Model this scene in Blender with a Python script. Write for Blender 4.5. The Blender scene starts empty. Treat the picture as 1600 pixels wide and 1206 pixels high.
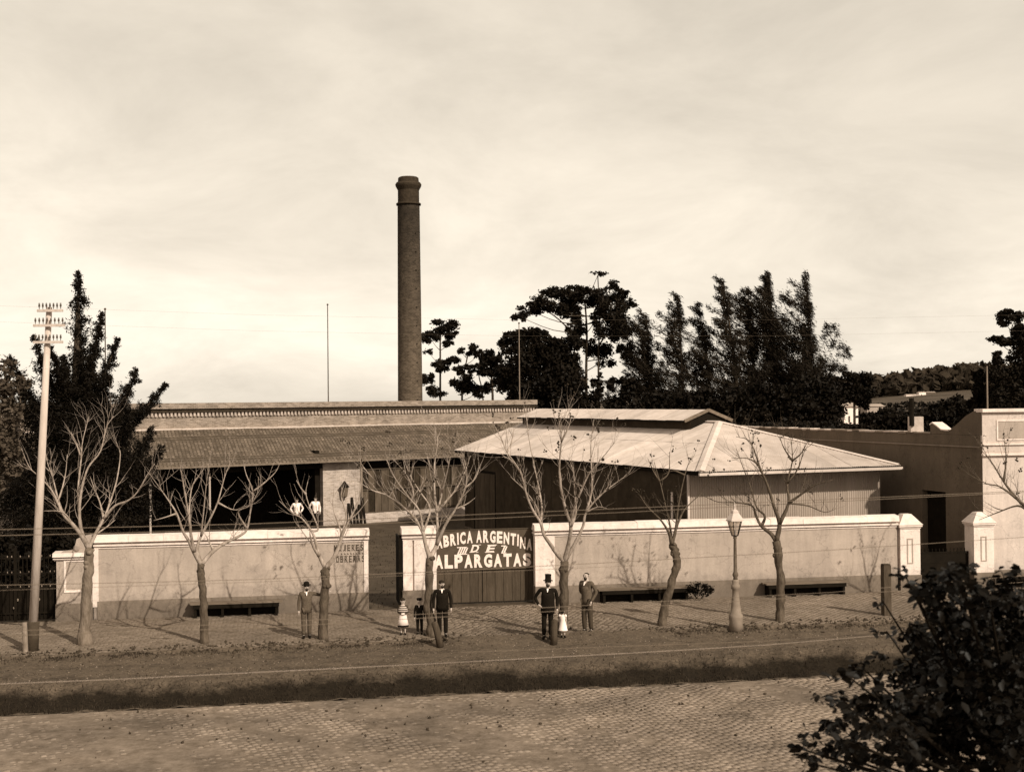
import bpy, bmesh, math, random
import numpy as np
from mathutils import Vector, Matrix, Euler

rad = math.radians
random.seed(7)
RNG = np.random.default_rng(11)
SC = bpy.context.scene
COL = SC.collection

# ------------------------------------------------------------------ camera
FPX = 2050.0                       # focal length in pixels of the 1600 px wide photograph
CAM_H = 6.9
cam_d = bpy.data.cameras.new('camera')
cam = bpy.data.objects.new('camera', cam_d); COL.objects.link(cam)
cam_d.sensor_width = 36.0
cam_d.lens = 36.0 * FPX / 1600.0
cam_d.dof.use_dof = True; cam_d.dof.focus_distance = 44.0; cam_d.dof.aperture_fstop = 2.8
cam_d.clip_start = 0.1; cam_d.clip_end = 12000
CAM_M = (Matrix.Translation((0, 0, CAM_H)) @ Matrix.Rotation(rad(90) + math.atan(22.3 / FPX), 4, 'X')
         @ Matrix.Rotation(-0.0095, 4, 'Z'))
cam.matrix_world = CAM_M
SC.camera = cam
CAM_R = CAM_M.to_3x3()

# ------------------------------------------------------------------ sky + sun
SUN_EL = rad(36.0)
SUN_H = Vector((0.62, -0.785)).normalized()          # horizontal direction towards the sun
world = bpy.data.worlds.new('World'); SC.world = world
world.use_nodes = True
wn = world.node_tree.nodes; wl = world.node_tree.links
wn.clear()
w_out = wn.new('ShaderNodeOutputWorld'); w_bg = wn.new('ShaderNodeBackground')
w_sky = wn.new('ShaderNodeTexSky'); w_sky.sky_type = 'NISHITA'; w_sky.sun_disc = False
w_sky.sun_elevation = SUN_EL
w_sky.sun_rotation = math.atan2(SUN_H.x, SUN_H.y)
w_sky.air_density = 1.0; w_sky.dust_density = 0.8; w_sky.ozone_density = 1.0
w_bw = wn.new('ShaderNodeRGBToBW')
w_pow = wn.new('ShaderNodeMath'); w_pow.operation = 'POWER'; w_pow.inputs[1].default_value = 0.40
w_tint = wn.new('ShaderNodeVectorMath'); w_tint.operation = 'SCALE'
w_tint.inputs[0].default_value = (1.0, 0.895, 0.745)
w_tc = wn.new('ShaderNodeTexCoord'); w_sep = wn.new('ShaderNodeSeparateXYZ')
w_za = wn.new('ShaderNodeMath'); w_za.operation = 'ADD'; w_za.inputs[1].default_value = 0.30
w_div = wn.new('ShaderNodeVectorMath'); w_div.operation = 'DIVIDE'
w_n = wn.new('ShaderNodeTexNoise'); w_n.inputs['Scale'].default_value = 2.3; w_n.inputs['Detail'].default_value = 7
w_n.inputs['Roughness'].default_value = 0.62; w_n.inputs['Distortion'].default_value = 0.35
w_r = wn.new('ShaderNodeMapRange'); w_r.inputs[1].default_value = 0.3; w_r.inputs[2].default_value = 0.72
w_r.inputs[3].default_value = 0.80; w_r.inputs[4].default_value = 1.08
w_mul = wn.new('ShaderNodeMath'); w_mul.operation = 'MULTIPLY'
wl.new(w_sky.outputs[0], w_bw.inputs[0]); wl.new(w_bw.outputs[0], w_pow.inputs[0])
wl.new(w_tc.outputs['Generated'], w_sep.inputs[0]); wl.new(w_sep.outputs[2], w_za.inputs[0])
wl.new(w_tc.outputs['Generated'], w_div.inputs[0]); wl.new(w_za.outputs[0], w_div.inputs[1])
wl.new(w_div.outputs[0], w_n.inputs['Vector']); wl.new(w_n.outputs['Fac'], w_r.inputs[0])
wl.new(w_pow.outputs[0], w_mul.inputs[0]); wl.new(w_r.outputs[0], w_mul.inputs[1])
wl.new(w_mul.outputs[0], w_tint.inputs[3]); wl.new(w_tint.outputs[0], w_bg.inputs[0])
w_bg.inputs[1].default_value = 0.515
wl.new(w_bg.outputs[0], w_out.inputs[0])

sun_d = bpy.data.lights.new('sun', 'SUN'); sun_d.energy = 4.8; sun_d.angle = rad(0.55); sun_d.color = (1.0, 0.93, 0.80)
sun = bpy.data.objects.new('sun', sun_d); COL.objects.link(sun)
sdir = Vector((SUN_H.x * math.cos(SUN_EL), SUN_H.y * math.cos(SUN_EL), math.sin(SUN_EL)))
sun.rotation_euler = sdir.to_track_quat('Z', 'Y').to_euler()
sun.location = (30, -30, 40)
SC.view_settings.view_transform = 'Standard'
SC.view_settings.look = 'None'
SC.view_settings.exposure = 0.0
SC.view_settings.gamma = 1.0
SC.view_settings.use_curve_mapping = False
SC.render.engine = 'CYCLES'
SC.cycles.max_bounces = 5; SC.cycles.diffuse_bounces = 3; SC.cycles.transparent_max_bounces = 6

# ------------------------------------------------------------------ measuring helpers (photo pixel -> real place)
def ray(px, py):
    d = CAM_R @ Vector(((px - 800) / FPX, -(py - 603) / FPX, -1.0))
    return d / d.y
def V(px, py, D):                                   # the point seen at (px,py), D metres down the view
    return Vector((0, 0, CAM_H)) + ray(px, py) * D
def G(px, py, z=0.0):                               # the point on the level z
    r = ray(px, py)
    return Vector((0, 0, CAM_H)) + r * ((z - CAM_H) / r.z)
class Frame:                                        # a vertical plane with its own along/back axes
    def __init__(s, o, u):
        s.o = Vector((o[0], o[1], 0)); s.u = Vector((u[0], u[1], 0)).normalized(); s.b = Vector((-s.u.y, s.u.x, 0))
        s.rz = math.atan2(s.u.y, s.u.x)
    def on(s, px, py, back=0.0):                    # (along, z) where the pixel's ray meets the plane
        r = ray(px, py); n = s.b
        t = (s.o + n * back - Vector((0, 0, CAM_H))).dot(n) / r.dot(n)
        p = Vector((0, 0, CAM_H)) + r * t
        return (p - s.o).dot(s.u), p.z
    def loc(s, p):
        q = p - s.o; return Vector((q.dot(s.u), q.dot(s.b), p.z))
    def w(s, x, y, z=0.0):
        return s.o + s.u * x + s.b * y + Vector((0, 0, z))
ST = Frame((0, 44.45), (0.986, 0.168))              # street: x along the wall, y behind it (-y towards the road)
FA = Frame((-10.5, 73.0), (0.8, 0.6))               # factory front

# ------------------------------------------------------------------ mesh helpers
class MB:
    def __init__(s): s.v = []; s.f = []
    def add(s, vs, fs):
        o = len(s.v); s.v += [tuple(p) for p in vs]; s.f += [tuple(i + o for i in f) for f in fs]; return s
    def box(s, x0, x1, y0, y1, z0, z1):
        vs = [(x, y, z) for x in (x0, x1) for y in (y0, y1) for z in (z0, z1)]
        return s.add(vs, [(0, 1, 3, 2), (4, 6, 7, 5), (0, 4, 5, 1), (2, 3, 7, 6), (0, 2, 6, 4), (1, 5, 7, 3)])
    def hull8(s, lo, hi):                            # two quads of 4 points each
        return s.add(list(lo) + list(hi), [(3, 2, 1, 0), (4, 5, 6, 7), (0, 1, 5, 4), (1, 2, 6, 5), (2, 3, 7, 6), (3, 0, 4, 7)])
    def tube(s, pts, rs, n=6, cap=True):
        pts = [Vector(p) for p in pts]
        if not hasattr(rs, '__len__'): rs = [rs] * len(pts)
        o = len(s.v); nrm = None
        for i, p in enumerate(pts):
            t = (pts[min(i + 1, len(pts) - 1)] - pts[max(i - 1, 0)])
            if t.length < 1e-9: t = Vector((0, 0, 1))
            t.normalize()
            if nrm is None:
                a = Vector((0, 1, 0)) if abs(t.y) < 0.8 else Vector((1, 0, 0))
                nrm = t.cross(a).normalized()
            else:
                nrm = (nrm - t * nrm.dot(t))
                if nrm.length < 1e-6: nrm = t.orthogonal()
                nrm.normalize()
            bn = t.cross(nrm)
            for k in range(n):
                a = 2 * math.pi * k / n
                s.v.append(tuple(p + (nrm * math.cos(a) + bn * math.sin(a)) * rs[i]))
        for i in range(len(pts) - 1):
            for k in range(n):
                a = o + i * n + k; b = o + i * n + (k + 1) % n
                s.f.append((a, b, b + n, a + n))
        if cap:
            s.f.append(tuple(o + k for k in reversed(range(n))))
            e = o + (len(pts) - 1) * n
            s.f.append(tuple(e + k for k in range(n)))
        return s
    def lathe(s, prof, n=16, c=(0, 0), sx=1.0, sy=1.0):
        o = len(s.v)
        for r, z in prof:
            for k in range(n):
                a = 2 * math.pi * k / n
                s.v.append((c[0] + r * math.cos(a) * sx, c[1] + r * math.sin(a) * sy, z))
        for i in range(len(prof) - 1):
            for k in range(n):
                a = o + i * n + k; b = o + i * n + (k + 1) % n
                s.f.append((a, b, b + n, a + n))
        s.f.append(tuple(o + k for k in reversed(range(n)))); e = o + (len(prof) - 1) * n
        s.f.append(tuple(e + k for k in range(n)))
        return s
    def ball(s, c, r, nu=8, nv=5):
        r = r if hasattr(r, '__len__') else (r, r, r); o = len(s.v)
        for j in range(nv + 1):
            th = math.pi * j / nv
            for i in range(nu):
                a = 2 * math.pi * i / nu
                s.v.append((c[0] + r[0] * math.sin(th) * math.cos(a), c[1] + r[1] * math.sin(th) * math.sin(a), c[2] - r[2] * math.cos(th)))
        for j in range(nv):
            for i in range(nu):
                a = o + j * nu + i; b = o + j * nu + (i + 1) % nu
                s.f.append((a, b, b + nu, a + nu))
        return s
    def mesh(s, name, m, smooth=False, org=None):
        me = bpy.data.meshes.new(name)
        vs = s.v if org is None else [(a - org[0], b - org[1], c - org[2]) for a, b, c in s.v]
        me.from_pydata(vs, [], s.f); me.update()
        if m: me.materials.append(m)
        if smooth: me.shade_smooth()
        return me
    def build(s, name, m, parent=None, smooth=False, org=None, **kw):
        return link(name, s.mesh(name, m, smooth, org), parent, **kw)

def link(name, me, parent=None, loc=None, rz=0, **kw):
    o = bpy.data.objects.new(name, me); COL.objects.link(o)
    if parent: o.parent = parent
    if loc is not None: o.location = loc
    if rz: o.rotation_euler.z = rz
    for k, v in kw.items():
        if v: o[k] = v
    return o
def thing(name, label, category, loc=(0, 0, 0), rz=0, group=None):
    return link(name, None, None, loc, rz, label=label, category=category, group=group)
def np_mesh(name, verts, k, m):                      # verts (n*k,3): n faces with k corners each
    n = len(verts) // k
    me = bpy.data.meshes.new(name)
    me.vertices.add(len(verts)); me.vertices.foreach_set('co', np.asarray(verts, np.float32).ravel())
    me.loops.add(n * k); me.loops.foreach_set('vertex_index', np.arange(n * k, dtype=np.int32))
    me.polygons.add(n); me.polygons.foreach_set('loop_start', np.arange(0, n * k, k, dtype=np.int32))
    me.polygons.foreach_set('loop_total', np.full(n, k, np.int32))
    me.update(calc_edges=True)
    if m: me.materials.append(m)
    return me
def inst_np(template_v, template_f, mats, name, m):  # many copies of a small shape joined in one mesh
    tv = np.asarray(template_v, float); n = len(mats); k = len(tv)
    V4 = np.c_[tv, np.ones(k)]
    vs = np.einsum('nij,kj->nki', mats, V4)[:, :, :3].reshape(-1, 3)
    fs = np.asarray(template_f, np.int32); q = fs.shape[1]
    F = (fs[None] + (np.arange(n) * k)[:, None, None]).reshape(-1)
    me = bpy.data.meshes.new(name)
    me.vertices.add(len(vs)); me.vertices.foreach_set('co', vs.astype(np.float32).ravel())
    me.loops.add(len(F)); me.loops.foreach_set('vertex_index', F.astype(np.int32))
    nf = len(F) // q
    me.polygons.add(nf); me.polygons.foreach_set('loop_start', np.arange(0, nf * q, q, dtype=np.int32))
    me.polygons.foreach_set('loop_total', np.full(nf, q, np.int32))
    me.update(calc_edges=True); me.materials.append(m)
    return me

# ------------------------------------------------------------------ materials (everything in the warm brown tones of the print)
def sep(v):
    t = max(0.0, min(1.0, v / 0.55)) ** 0.45
    return (v * 1.14, v * (0.77 + 0.18 * t), v * (0.42 + 0.42 * t), 1)
def new_mat(name, rough=0.85, spec=0.25):
    m = bpy.data.materials.new(name); m.use_nodes = True
    b = m.node_tree.nodes['Principled BSDF']
    b.inputs['Roughness'].default_value = rough
    b.inputs['Specular IOR Level'].default_value = spec
    return m, m.node_tree.nodes, m.node_tree.links, b
def tone(name, v, var=0.25, scale=3.0, rough=0.85, bump=0.3, bscale=None, stretch=(1, 1, 1), big=0.15, spec=0.07, rnd=0.0, detail=6):
    m, N, L, b = new_mat(name, rough, spec)
    tc = N.new('ShaderNodeTexCoord'); mp = N.new('ShaderNodeMapping'); mp.inputs['Scale'].default_value = stretch
    L.new(tc.outputs['Object'], mp.inputs[0])
    n1 = N.new('ShaderNodeTexNoise'); n1.inputs['Scale'].default_value = scale; n1.inputs['Detail'].default_value = detail
    n1.inputs['Roughness'].default_value = 0.65
    n2 = N.new('ShaderNodeTexNoise'); n2.inputs['Scale'].default_value = scale * 0.13; n2.inputs['Detail'].default_value = 3
    L.new(mp.outputs[0], n1.inputs['Vector']); L.new(mp.outputs[0], n2.inputs['Vector'])
    r = N.new('ShaderNodeValToRGB')
    r.color_ramp.elements[0].position = 0.3; r.color_ramp.elements[0].color = sep(v * (1 - var))
    r.color_ramp.elements[1].position = 0.7; r.color_ramp.elements[1].color = sep(v * (1 + var))
    L.new(n1.outputs['Fac'], r.inputs[0])
    mr = N.new('ShaderNodeMapRange'); mr.inputs[1].default_value = 0.3; mr.inputs[2].default_value = 0.7
    mr.inputs[3].default_value = 1 - big; mr.inputs[4].default_value = 1 + big
    L.new(n2.outputs['Fac'], mr.inputs[0])
    sc = N.new('ShaderNodeVectorMath'); sc.operation = 'SCALE'
    L.new(r.outputs[0], sc.inputs[0])
    if rnd:
        oi = N.new('ShaderNodeObjectInfo'); m2 = N.new('ShaderNodeMapRange')
        m2.inputs[3].default_value = 1 - rnd; m2.inputs[4].default_value = 1 + rnd
        L.new(oi.outputs['Random'], m2.inputs[0]); mm = N.new('ShaderNodeMath'); mm.operation = 'MULTIPLY'
        L.new(mr.outputs[0], mm.inputs[0]); L.new(m2.outputs[0], mm.inputs[1]); L.new(mm.outputs[0], sc.inputs[3])
    else:
        L.new(mr.outputs[0], sc.inputs[3])
    L.new(sc.outputs[0], b.inputs['Base Color'])
    if bump:
        n3 = N.new('ShaderNodeTexNoise'); n3.inputs['Scale'].default_value = bscale or scale * 4; n3.inputs['Detail'].default_value = 4
        L.new(mp.outputs[0], n3.inputs['Vector'])
        bp = N.new('ShaderNodeBump'); bp.inputs['Strength'].default_value = bump; bp.inputs['Distance'].default_value = 0.03
        L.new(n3.outputs['Fac'], bp.inputs['Height']); L.new(bp.outputs[0], b.inputs['Normal'])
    m['out'] = 1
    return m
def brick_mat(name, v, mortar, bw=0.26, bh=0.075, uv=False, var=0.35, axes='xz', msize=0.012):
    m, N, L, b = new_mat(name, 0.9, 0.15)
    tc = N.new('ShaderNodeTexCoord')
    if uv: vec = tc.outputs['UV']
    else:
        s = N.new('ShaderNodeSeparateXYZ'); c = N.new('ShaderNodeCombineXYZ'); L.new(tc.outputs['Object'], s.inputs[0])
        L.new(s.outputs['xyz'.index(axes[0])], c.inputs[0]); L.new(s.outputs['xyz'.index(axes[1])], c.inputs[1]); vec = c.outputs[0]
    br = N.new('ShaderNodeTexBrick'); br.inputs['Scale'].default_value = 1.0
    br.inputs['Brick Width'].default_value = bw; br.inputs['Row Height'].default_value = bh
    br.inputs['Mortar Size'].default_value = msize; br.inputs['Mortar Smooth'].default_value = 0.2
    br.inputs['Color1'].default_value = sep(v * (1 - var)); br.inputs['Color2'].default_value = sep(v * (1 + var))
    br.inputs['Mortar'].default_value = sep(mortar)
    L.new(vec, br.inputs['Vector'])
    n = N.new('ShaderNodeTexNoise'); n.inputs['Scale'].default_value = 1.2; n.inputs['Detail'].default_value = 8; n.inputs['Roughness'].default_value = 0.7
    L.new(vec, n.inputs['Vector'])
    mr = N.new('ShaderNodeMapRange'); mr.inputs[1].default_value = 0.3; mr.inputs[2].default_value = 0.7
    mr.inputs[3].default_value = 0.68; mr.inputs[4].default_value = 1.25; L.new(n.outputs['Fac'], mr.inputs[0])
    sc = N.new('ShaderNodeVectorMath'); sc.operation = 'SCALE'; L.new(br.outputs['Color'], sc.inputs[0]); L.new(mr.outputs[0], sc.inputs[3])
    L.new(sc.outputs[0], b.inputs['Base Color'])
    bp = N.new('ShaderNodeBump'); bp.inputs['Strength'].default_value = 0.7; bp.inputs['Distance'].default_value = 0.02; bp.invert = True
    L.new(br.outputs['Fac'], bp.inputs['Height']); L.new(bp.outputs[0], b.inputs['Normal'])
    return m
def plaster_mat(name, v, plinth=None):
    """limewashed plaster: blotches, rain streaks, peeling near the ground"""
    m, N, L, b = new_mat(name, 0.95, 0.1)
    tc = N.new('ShaderNodeTexCoord')
    def noise(scale, st, det=7, rg=0.65):
        mp = N.new('ShaderNodeMapping'); mp.inputs['Scale'].default_value = st; L.new(tc.outputs['Object'], mp.inputs[0])
        n = N.new('ShaderNodeTexNoise'); n.inputs['Scale'].default_value = scale; n.inputs['Detail'].default_value = det
        n.inputs['Roughness'].default_value = rg; L.new(mp.outputs[0], n.inputs['Vector']); return n.outputs['Fac']
    def rng(x, a, b_, lo, hi):
        r = N.new('ShaderNodeMapRange'); r.inputs[1].default_value = a; r.inputs[2].default_value = b_
        r.inputs[3].default_value = lo; r.inputs[4].default_value = hi; L.new(x, r.inputs[0]); return r.outputs[0]
    def mul(a, b_):
        k = N.new('ShaderNodeMath'); k.operation = 'MULTIPLY'; L.new(a, k.inputs[0]); L.new(b_, k.inputs[1]); return k.outputs[0]
    f = mul(rng(noise(0.7, (1, 1, 1.3)), 0.3, 0.7, 0.86, 1.12), rng(noise(2.2, (1.6, 1, 0.22)), 0.35, 0.7, 1.05, 0.84))
    f = mul(f, rng(noise(14, (1, 1, 1)), 0.35, 0.7, 0.93, 1.05))
    f = mul(f, rng(noise(5.5, (1, 1, 1), 9, 0.75), 0.62, 0.72, 1.0, 0.72))
    f = mul(f, rng(noise(1.3, (.5, 1, .9), 9, .72), .56, .68, 1.0, .80))
    vo = N.new('ShaderNodeTexVoronoi'); vo.feature = 'DISTANCE_TO_EDGE'; vo.inputs['Scale'].default_value = .75
    ds = N.new('ShaderNodeTexNoise'); ds.inputs['Scale'].default_value = 2.5; ds.inputs['Detail'].default_value = 6; L.new(tc.outputs['Object'], ds.inputs['Vector'])
    ad = N.new('ShaderNodeVectorMath'); ad.operation = 'ADD'; L.new(tc.outputs['Object'], ad.inputs[0]); L.new(ds.outputs['Color'], ad.inputs[1]); L.new(ad.outputs[0], vo.inputs['Vector'])
    f = mul(f, rng(vo.outputs['Distance'], 0.0, 0.012, 0.72, 1.0))
    sz = N.new('ShaderNodeSeparateXYZ'); L.new(tc.outputs['Object'], sz.inputs[0])
    zn_ = N.new('ShaderNodeMath'); zn_.operation = 'ADD'; L.new(sz.outputs[2], zn_.inputs[0]); L.new(rng(noise(3.0, (1, 1, 1), 8, .75), .25, .75, -.55, .55), zn_.inputs[1])
    f = mul(f, rng(zn_.outputs[0], .35, .95, .74, 1.0))
    sc = N.new('ShaderNodeVectorMath'); sc.operation = 'SCALE'; sc.inputs[0].default_value = sep(v)[:3]; L.new(f, sc.inputs[3])
    L.new(sc.outputs[0], b.inputs['Base Color'])
    n3 = N.new('ShaderNodeTexNoise'); n3.inputs['Scale'].default_value = 18; L.new(tc.outputs['Object'], n3.inputs['Vector'])
    bp = N.new('ShaderNodeBump'); bp.inputs['Strength'].default_value = 0.25; bp.inputs['Distance'].default_value = 0.02
    L.new(n3.outputs['Fac'], bp.inputs['Height']); L.new(bp.outputs[0], b.inputs['Normal'])
    return m

M = {}
M['earth'] = tone('dry_earth', 0.105, 0.4, 2.2, bump=0.6, bscale=9, big=0.3)
M['yard'] = tone('yard_earth', 0.06, 0.35, 1.2, bump=0.5, bscale=7, big=0.3)
M['field'] = tone('field_earth', 0.07, 0.5, 0.02, bump=0, big=0.35)
M['ditch'] = tone('ditch_mud', 0.045, 0.5, 3.0, bump=0.8, bscale=10, big=0.25)
M['grass'] = tone('dark_grass', 0.028, 0.6, 1.0, bump=0, rough=0.7)
M['drygrass'] = tone('dry_grass', 0.06, 0.5, 1.0, bump=0)
M['pave'] = tone('paving_brick', 0.15, 0.3, 2.2, bump=0.6, bscale=18, big=0.25, detail=9)
M['joint'] = tone('joint_earth', 0.095, 0.3, 6.0, bump=0.4, big=0.2)
M['cobble'] = tone('granite_sett', 0.185, 0.24, 4.0, bump=0.5, bscale=40, big=0.35)
M['cobjoint'] = tone('sett_joint_dirt', 0.14, 0.35, 4.0, bump=0.5, big=0.3)
M['wall'] = plaster_mat('grey_limewash', 0.345)
M['white'] = plaster_mat('white_limewash', 0.66)
M['plinth'] = plaster_mat('weathered_plinth', 0.20)
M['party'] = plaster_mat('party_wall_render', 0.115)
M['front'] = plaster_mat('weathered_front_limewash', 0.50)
M['coping'] = tone('white_coping', 0.60, 0.16, 5.0, bump=0.2, big=0.12, detail=9)
M['letter'] = tone('painted_letter_white', 0.66, 0.22, 14.0, bump=0, big=0.12)
M['signboard'] = tone('sign_board_paint', 0.075, 0.2, 4.0, bump=0.1)
M['gateboard'] = tone('gate_board', 0.062, 0.25, 4.0, stretch=(3, 3, 0.5), bump=0.4, rnd=0.15)
M['dletter'] = tone('faded_black_letter', 0.06, 0.5, 30.0, bump=0)
M['brick'] = brick_mat('factory_brick', 0.21, 0.29)
M['brickpale'] = brick_mat('pale_washed_brick', 0.36, 0.46, var=0.25)
M['chim'] = brick_mat('stack_brick', 0.058, 0.10, bw=0.26, bh=0.11, uv=True, var=0.35)
M['chimdark'] = tone('soot_and_shade_brick', 0.035, 0.35, 5.0, bump=0.5)
M['eave'] = tone('roof_tile', 0.145, 0.28, 5.0, bump=0.5, bscale=20, big=0.2, detail=8)
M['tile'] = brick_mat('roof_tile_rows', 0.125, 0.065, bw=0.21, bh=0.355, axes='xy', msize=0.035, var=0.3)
M['mortar'] = tone('pale_mortar', 0.42, 0.2, 5.0)
M['zincpale'] = tone('pale_flashing', 0.52, 0.12, 3.0, rough=0.6, bump=0.05)
M['zinc'] = tone('weathered_zinc', 0.46, 0.16, 1.6, rough=0.6, bump=0.05, big=0.16, rnd=0.09, spec=0.4)
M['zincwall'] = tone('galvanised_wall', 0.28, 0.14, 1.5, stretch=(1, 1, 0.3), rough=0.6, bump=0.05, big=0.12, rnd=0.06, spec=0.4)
M['zincdark'] = tone('shade_dark_sheet', 0.045, 0.3, 2.0, rough=0.9, bump=0.1, big=0.2, rnd=0.12)  # dark tone takes in the shade of the shed's long side
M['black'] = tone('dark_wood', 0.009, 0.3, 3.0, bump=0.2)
M['brownwood'] = tone('brown_wood', 0.075, 0.35, 4.0, stretch=(1, 1, 0.3), bump=0.3, rnd=0.15)
M['bench'] = tone('bench_plank', 0.13, 0.3, 5.0, stretch=(0.4, 2, 2), bump=0.3, rnd=0.1)
M['pane'] = tone('old_window_glass', 0.03, 0.4, 2.0, rough=0.25, bump=0, spec=0.6, rnd=0.6)
M['bark'] = tone('pale_bark', 0.27, 0.45, 9.0, stretch=(1, 1, 0.4), bump=0.6, bscale=25)
M['barkdark'] = tone('dark_bark', 0.085, 0.5, 9.0, stretch=(1, 1, 0.4), bump=0.6, bscale=25)
M['trunk'] = tone('rough_bark', 0.075, 0.55, 9.0, stretch=(1, 1, 0.35), bump=0.9, bscale=22)
M['brownbark'] = tone('brown_bark', 0.14, 0.4, 9.0, stretch=(1, 1, 0.35), bump=0.8, bscale=22)
M['bud'] = tone('dry_seed_cluster', 0.035, 0.4, 9.0, bump=0)
M['poleL'] = tone('bleached_pole', 0.42, 0.2, 6.0, stretch=(1, 1, 0.15), bump=0.3)
M['poleD'] = tone('tarred_pole_foot', 0.05, 0.3, 6.0, bump=0.3)
M['post'] = tone('weathered_post', 0.06, 0.35, 8.0, stretch=(1, 1, 0.3), bump=0.4)
M['insul'] = tone('brown_insulator', 0.06, 0.2, 5.0, rough=0.3, bump=0, spec=0.6)
M['wire'] = tone('bright_wire', 0.30, 0.1, 1.0, rough=0.5, bump=0)
M['wired'] = tone('dark_wire', 0.13, 0.1, 1.0, rough=0.5, bump=0)
M['iron'] = tone('painted_cast_iron', 0.11, 0.3, 6.0, rough=0.6, bump=0.2)
M['ironpale'] = tone('pale_painted_iron', 0.19, 0.15, 6.0, rough=0.6, bump=0.1)
M['leaf'] = tone('dark_leaf', 0.008, 0.5, 0.6, rough=0.6, bump=0, big=0.3)
M['leafE'] = tone('eucalyptus_leaf', 0.011, 0.6, 0.5, rough=0.6, bump=0, big=0.3)
M['leafC'] = tone('casuarina_needle', 0.014, 0.55, 0.5, rough=0.8, bump=0, big=0.3)
M['leafP'] = tone('light_leaf', 0.06, 0.7, 0.7, rough=0.6, bump=0, big=0.3)
M['leafF'] = tone('near_leaf', 0.005, 0.5, 3.0, rough=0.5, bump=0, spec=0.12)
M['darkbark'] = tone('leafy_tree_bark', 0.05, 0.4, 3.0, bump=0.5)  # one dark bark tone for the leafy trees
M['wood_far'] = tone('far_wood', 0.03, 0.45, 0.05, bump=0, big=0.3)
M['farwhite'] = tone('far_white_house', 0.75, 0.05, 1.0, bump=0)
M['farroof'] = tone('far_roof', 0.30, 0.1, 1.0, bump=0)
M['skin'] = tone('skin', 0.40, 0.08, 6.0, rough=0.6, bump=0)
M['cblack'] = tone('black_cloth', 0.009, 0.3, 20.0, bump=0.2)
M['cbrown'] = tone('brown_cloth', 0.085, 0.25, 20.0, bump=0.2)
M['cgrey'] = tone('grey_cloth', 0.05, 0.25, 20.0, bump=0.2)
M['cwhite'] = tone('white_cloth', 0.74, 0.06, 20.0, bump=0.1)
M['hair'] = tone('dark_hair', 0.02, 0.3, 20.0, bump=0.2)
M['stone'] = tone('grey_stone', 0.20, 0.3, 6.0, bump=0.4)
def stripes(name):
    m, N, L, b = new_mat(name)
    tc = N.new('ShaderNodeTexCoord'); w = N.new('ShaderNodeTexWave'); w.inputs['Scale'].default_value = 6.0; w.bands_direction = 'Z'
    r = N.new('ShaderNodeValToRGB'); r.color_ramp.interpolation = 'CONSTANT'
    r.color_ramp.elements[0].color = sep(0.03); r.color_ramp.elements[1].color = sep(0.42); r.color_ramp.elements[1].position = 0.5
    L.new(tc.outputs['Object'], w.inputs['Vector']); L.new(w.outputs['Fac'], r.inputs[0]); L.new(r.outputs[0], b.inputs['Base Color'])
    return m
M['stripe'] = stripes('striped_shawl')

# ------------------------------------------------------------------ ground, pavement, ditch, road
T_EDGE, T_D0, T_D1, T_ROAD = 5.95, 8.7, 12.1, 12.65
def sheet(name, pts, m, **kw):
    b = MB(); b.add(pts, [tuple(range(len(pts)))]); return b.build(name, m, **kw)
def stw(s, t, z=0.0): return ST.w(s, -t, z)
def noise1(x, seed=0):
    return (math.sin(x * 1.7 + seed) + math.sin(x * 3.9 + seed * 2.1) * 0.6 + math.sin(x * 9.1 + seed * 0.7) * 0.35) / 1.95
# far terrain with a low wooded hill on the right
def far_z(X, Y):
    d = math.hypot(X, Y); az = X / max(Y, 1)
    k = max(0, min(1, (az - 0.17) / 0.2)); k = k * k * (3 - 2 * k)
    h = max(0, min(1, (d - 520) / 900)); h = h * h * (3 - 2 * h)
    return 26 * k * h
gb = MB()
ys = [44, 60, 90, 130, 200, 300, 420, 520, 600, 700, 800, 900, 1050, 1200, 1400, 1800, 2600, 6000]
azs = [-3, -1, -0.5, -0.2, 0, 0.1, 0.15, 0.2, 0.24, 0.28, 0.32, 0.36, 0.4, 0.5, 0.7, 1.0, 3.0]
vv = []
for j, Y in enumerate(ys):
    for a in azs:
        if j == 0:
            p = stw(a * 60, 0); vv.append((p.x, p.y, -0.012))
        else: vv.append((a * Y, Y, far_z(a * Y, Y) - 0.012))
ff = []
n_ = len(azs)
for j in range(len(ys) - 1):
    for i in range(n_ - 1): ff.append((j * n_ + i, j * n_ + i + 1, (j + 1) * n_ + i + 1, (j + 1) * n_ + i))
gb.add(vv, ff); gb.build('ground', M['field'], smooth=True, kind='structure')
a, b_, c, d = stw(-75, -60), stw(75, -60), stw(75, 0), stw(-75, 0)
sheet('yard', [(*p.xy, 0.0) for p in (d, c, b_, a)], M['yard'], kind='structure')
a, b_, c, d = stw(-900, 0), stw(900, 0), stw(900, 900), stw(-900, 900)
sheet('street_bed', [(*p.xy, -0.9) for p in (d, c, b_, a)], M['earth'], kind='structure')
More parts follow.
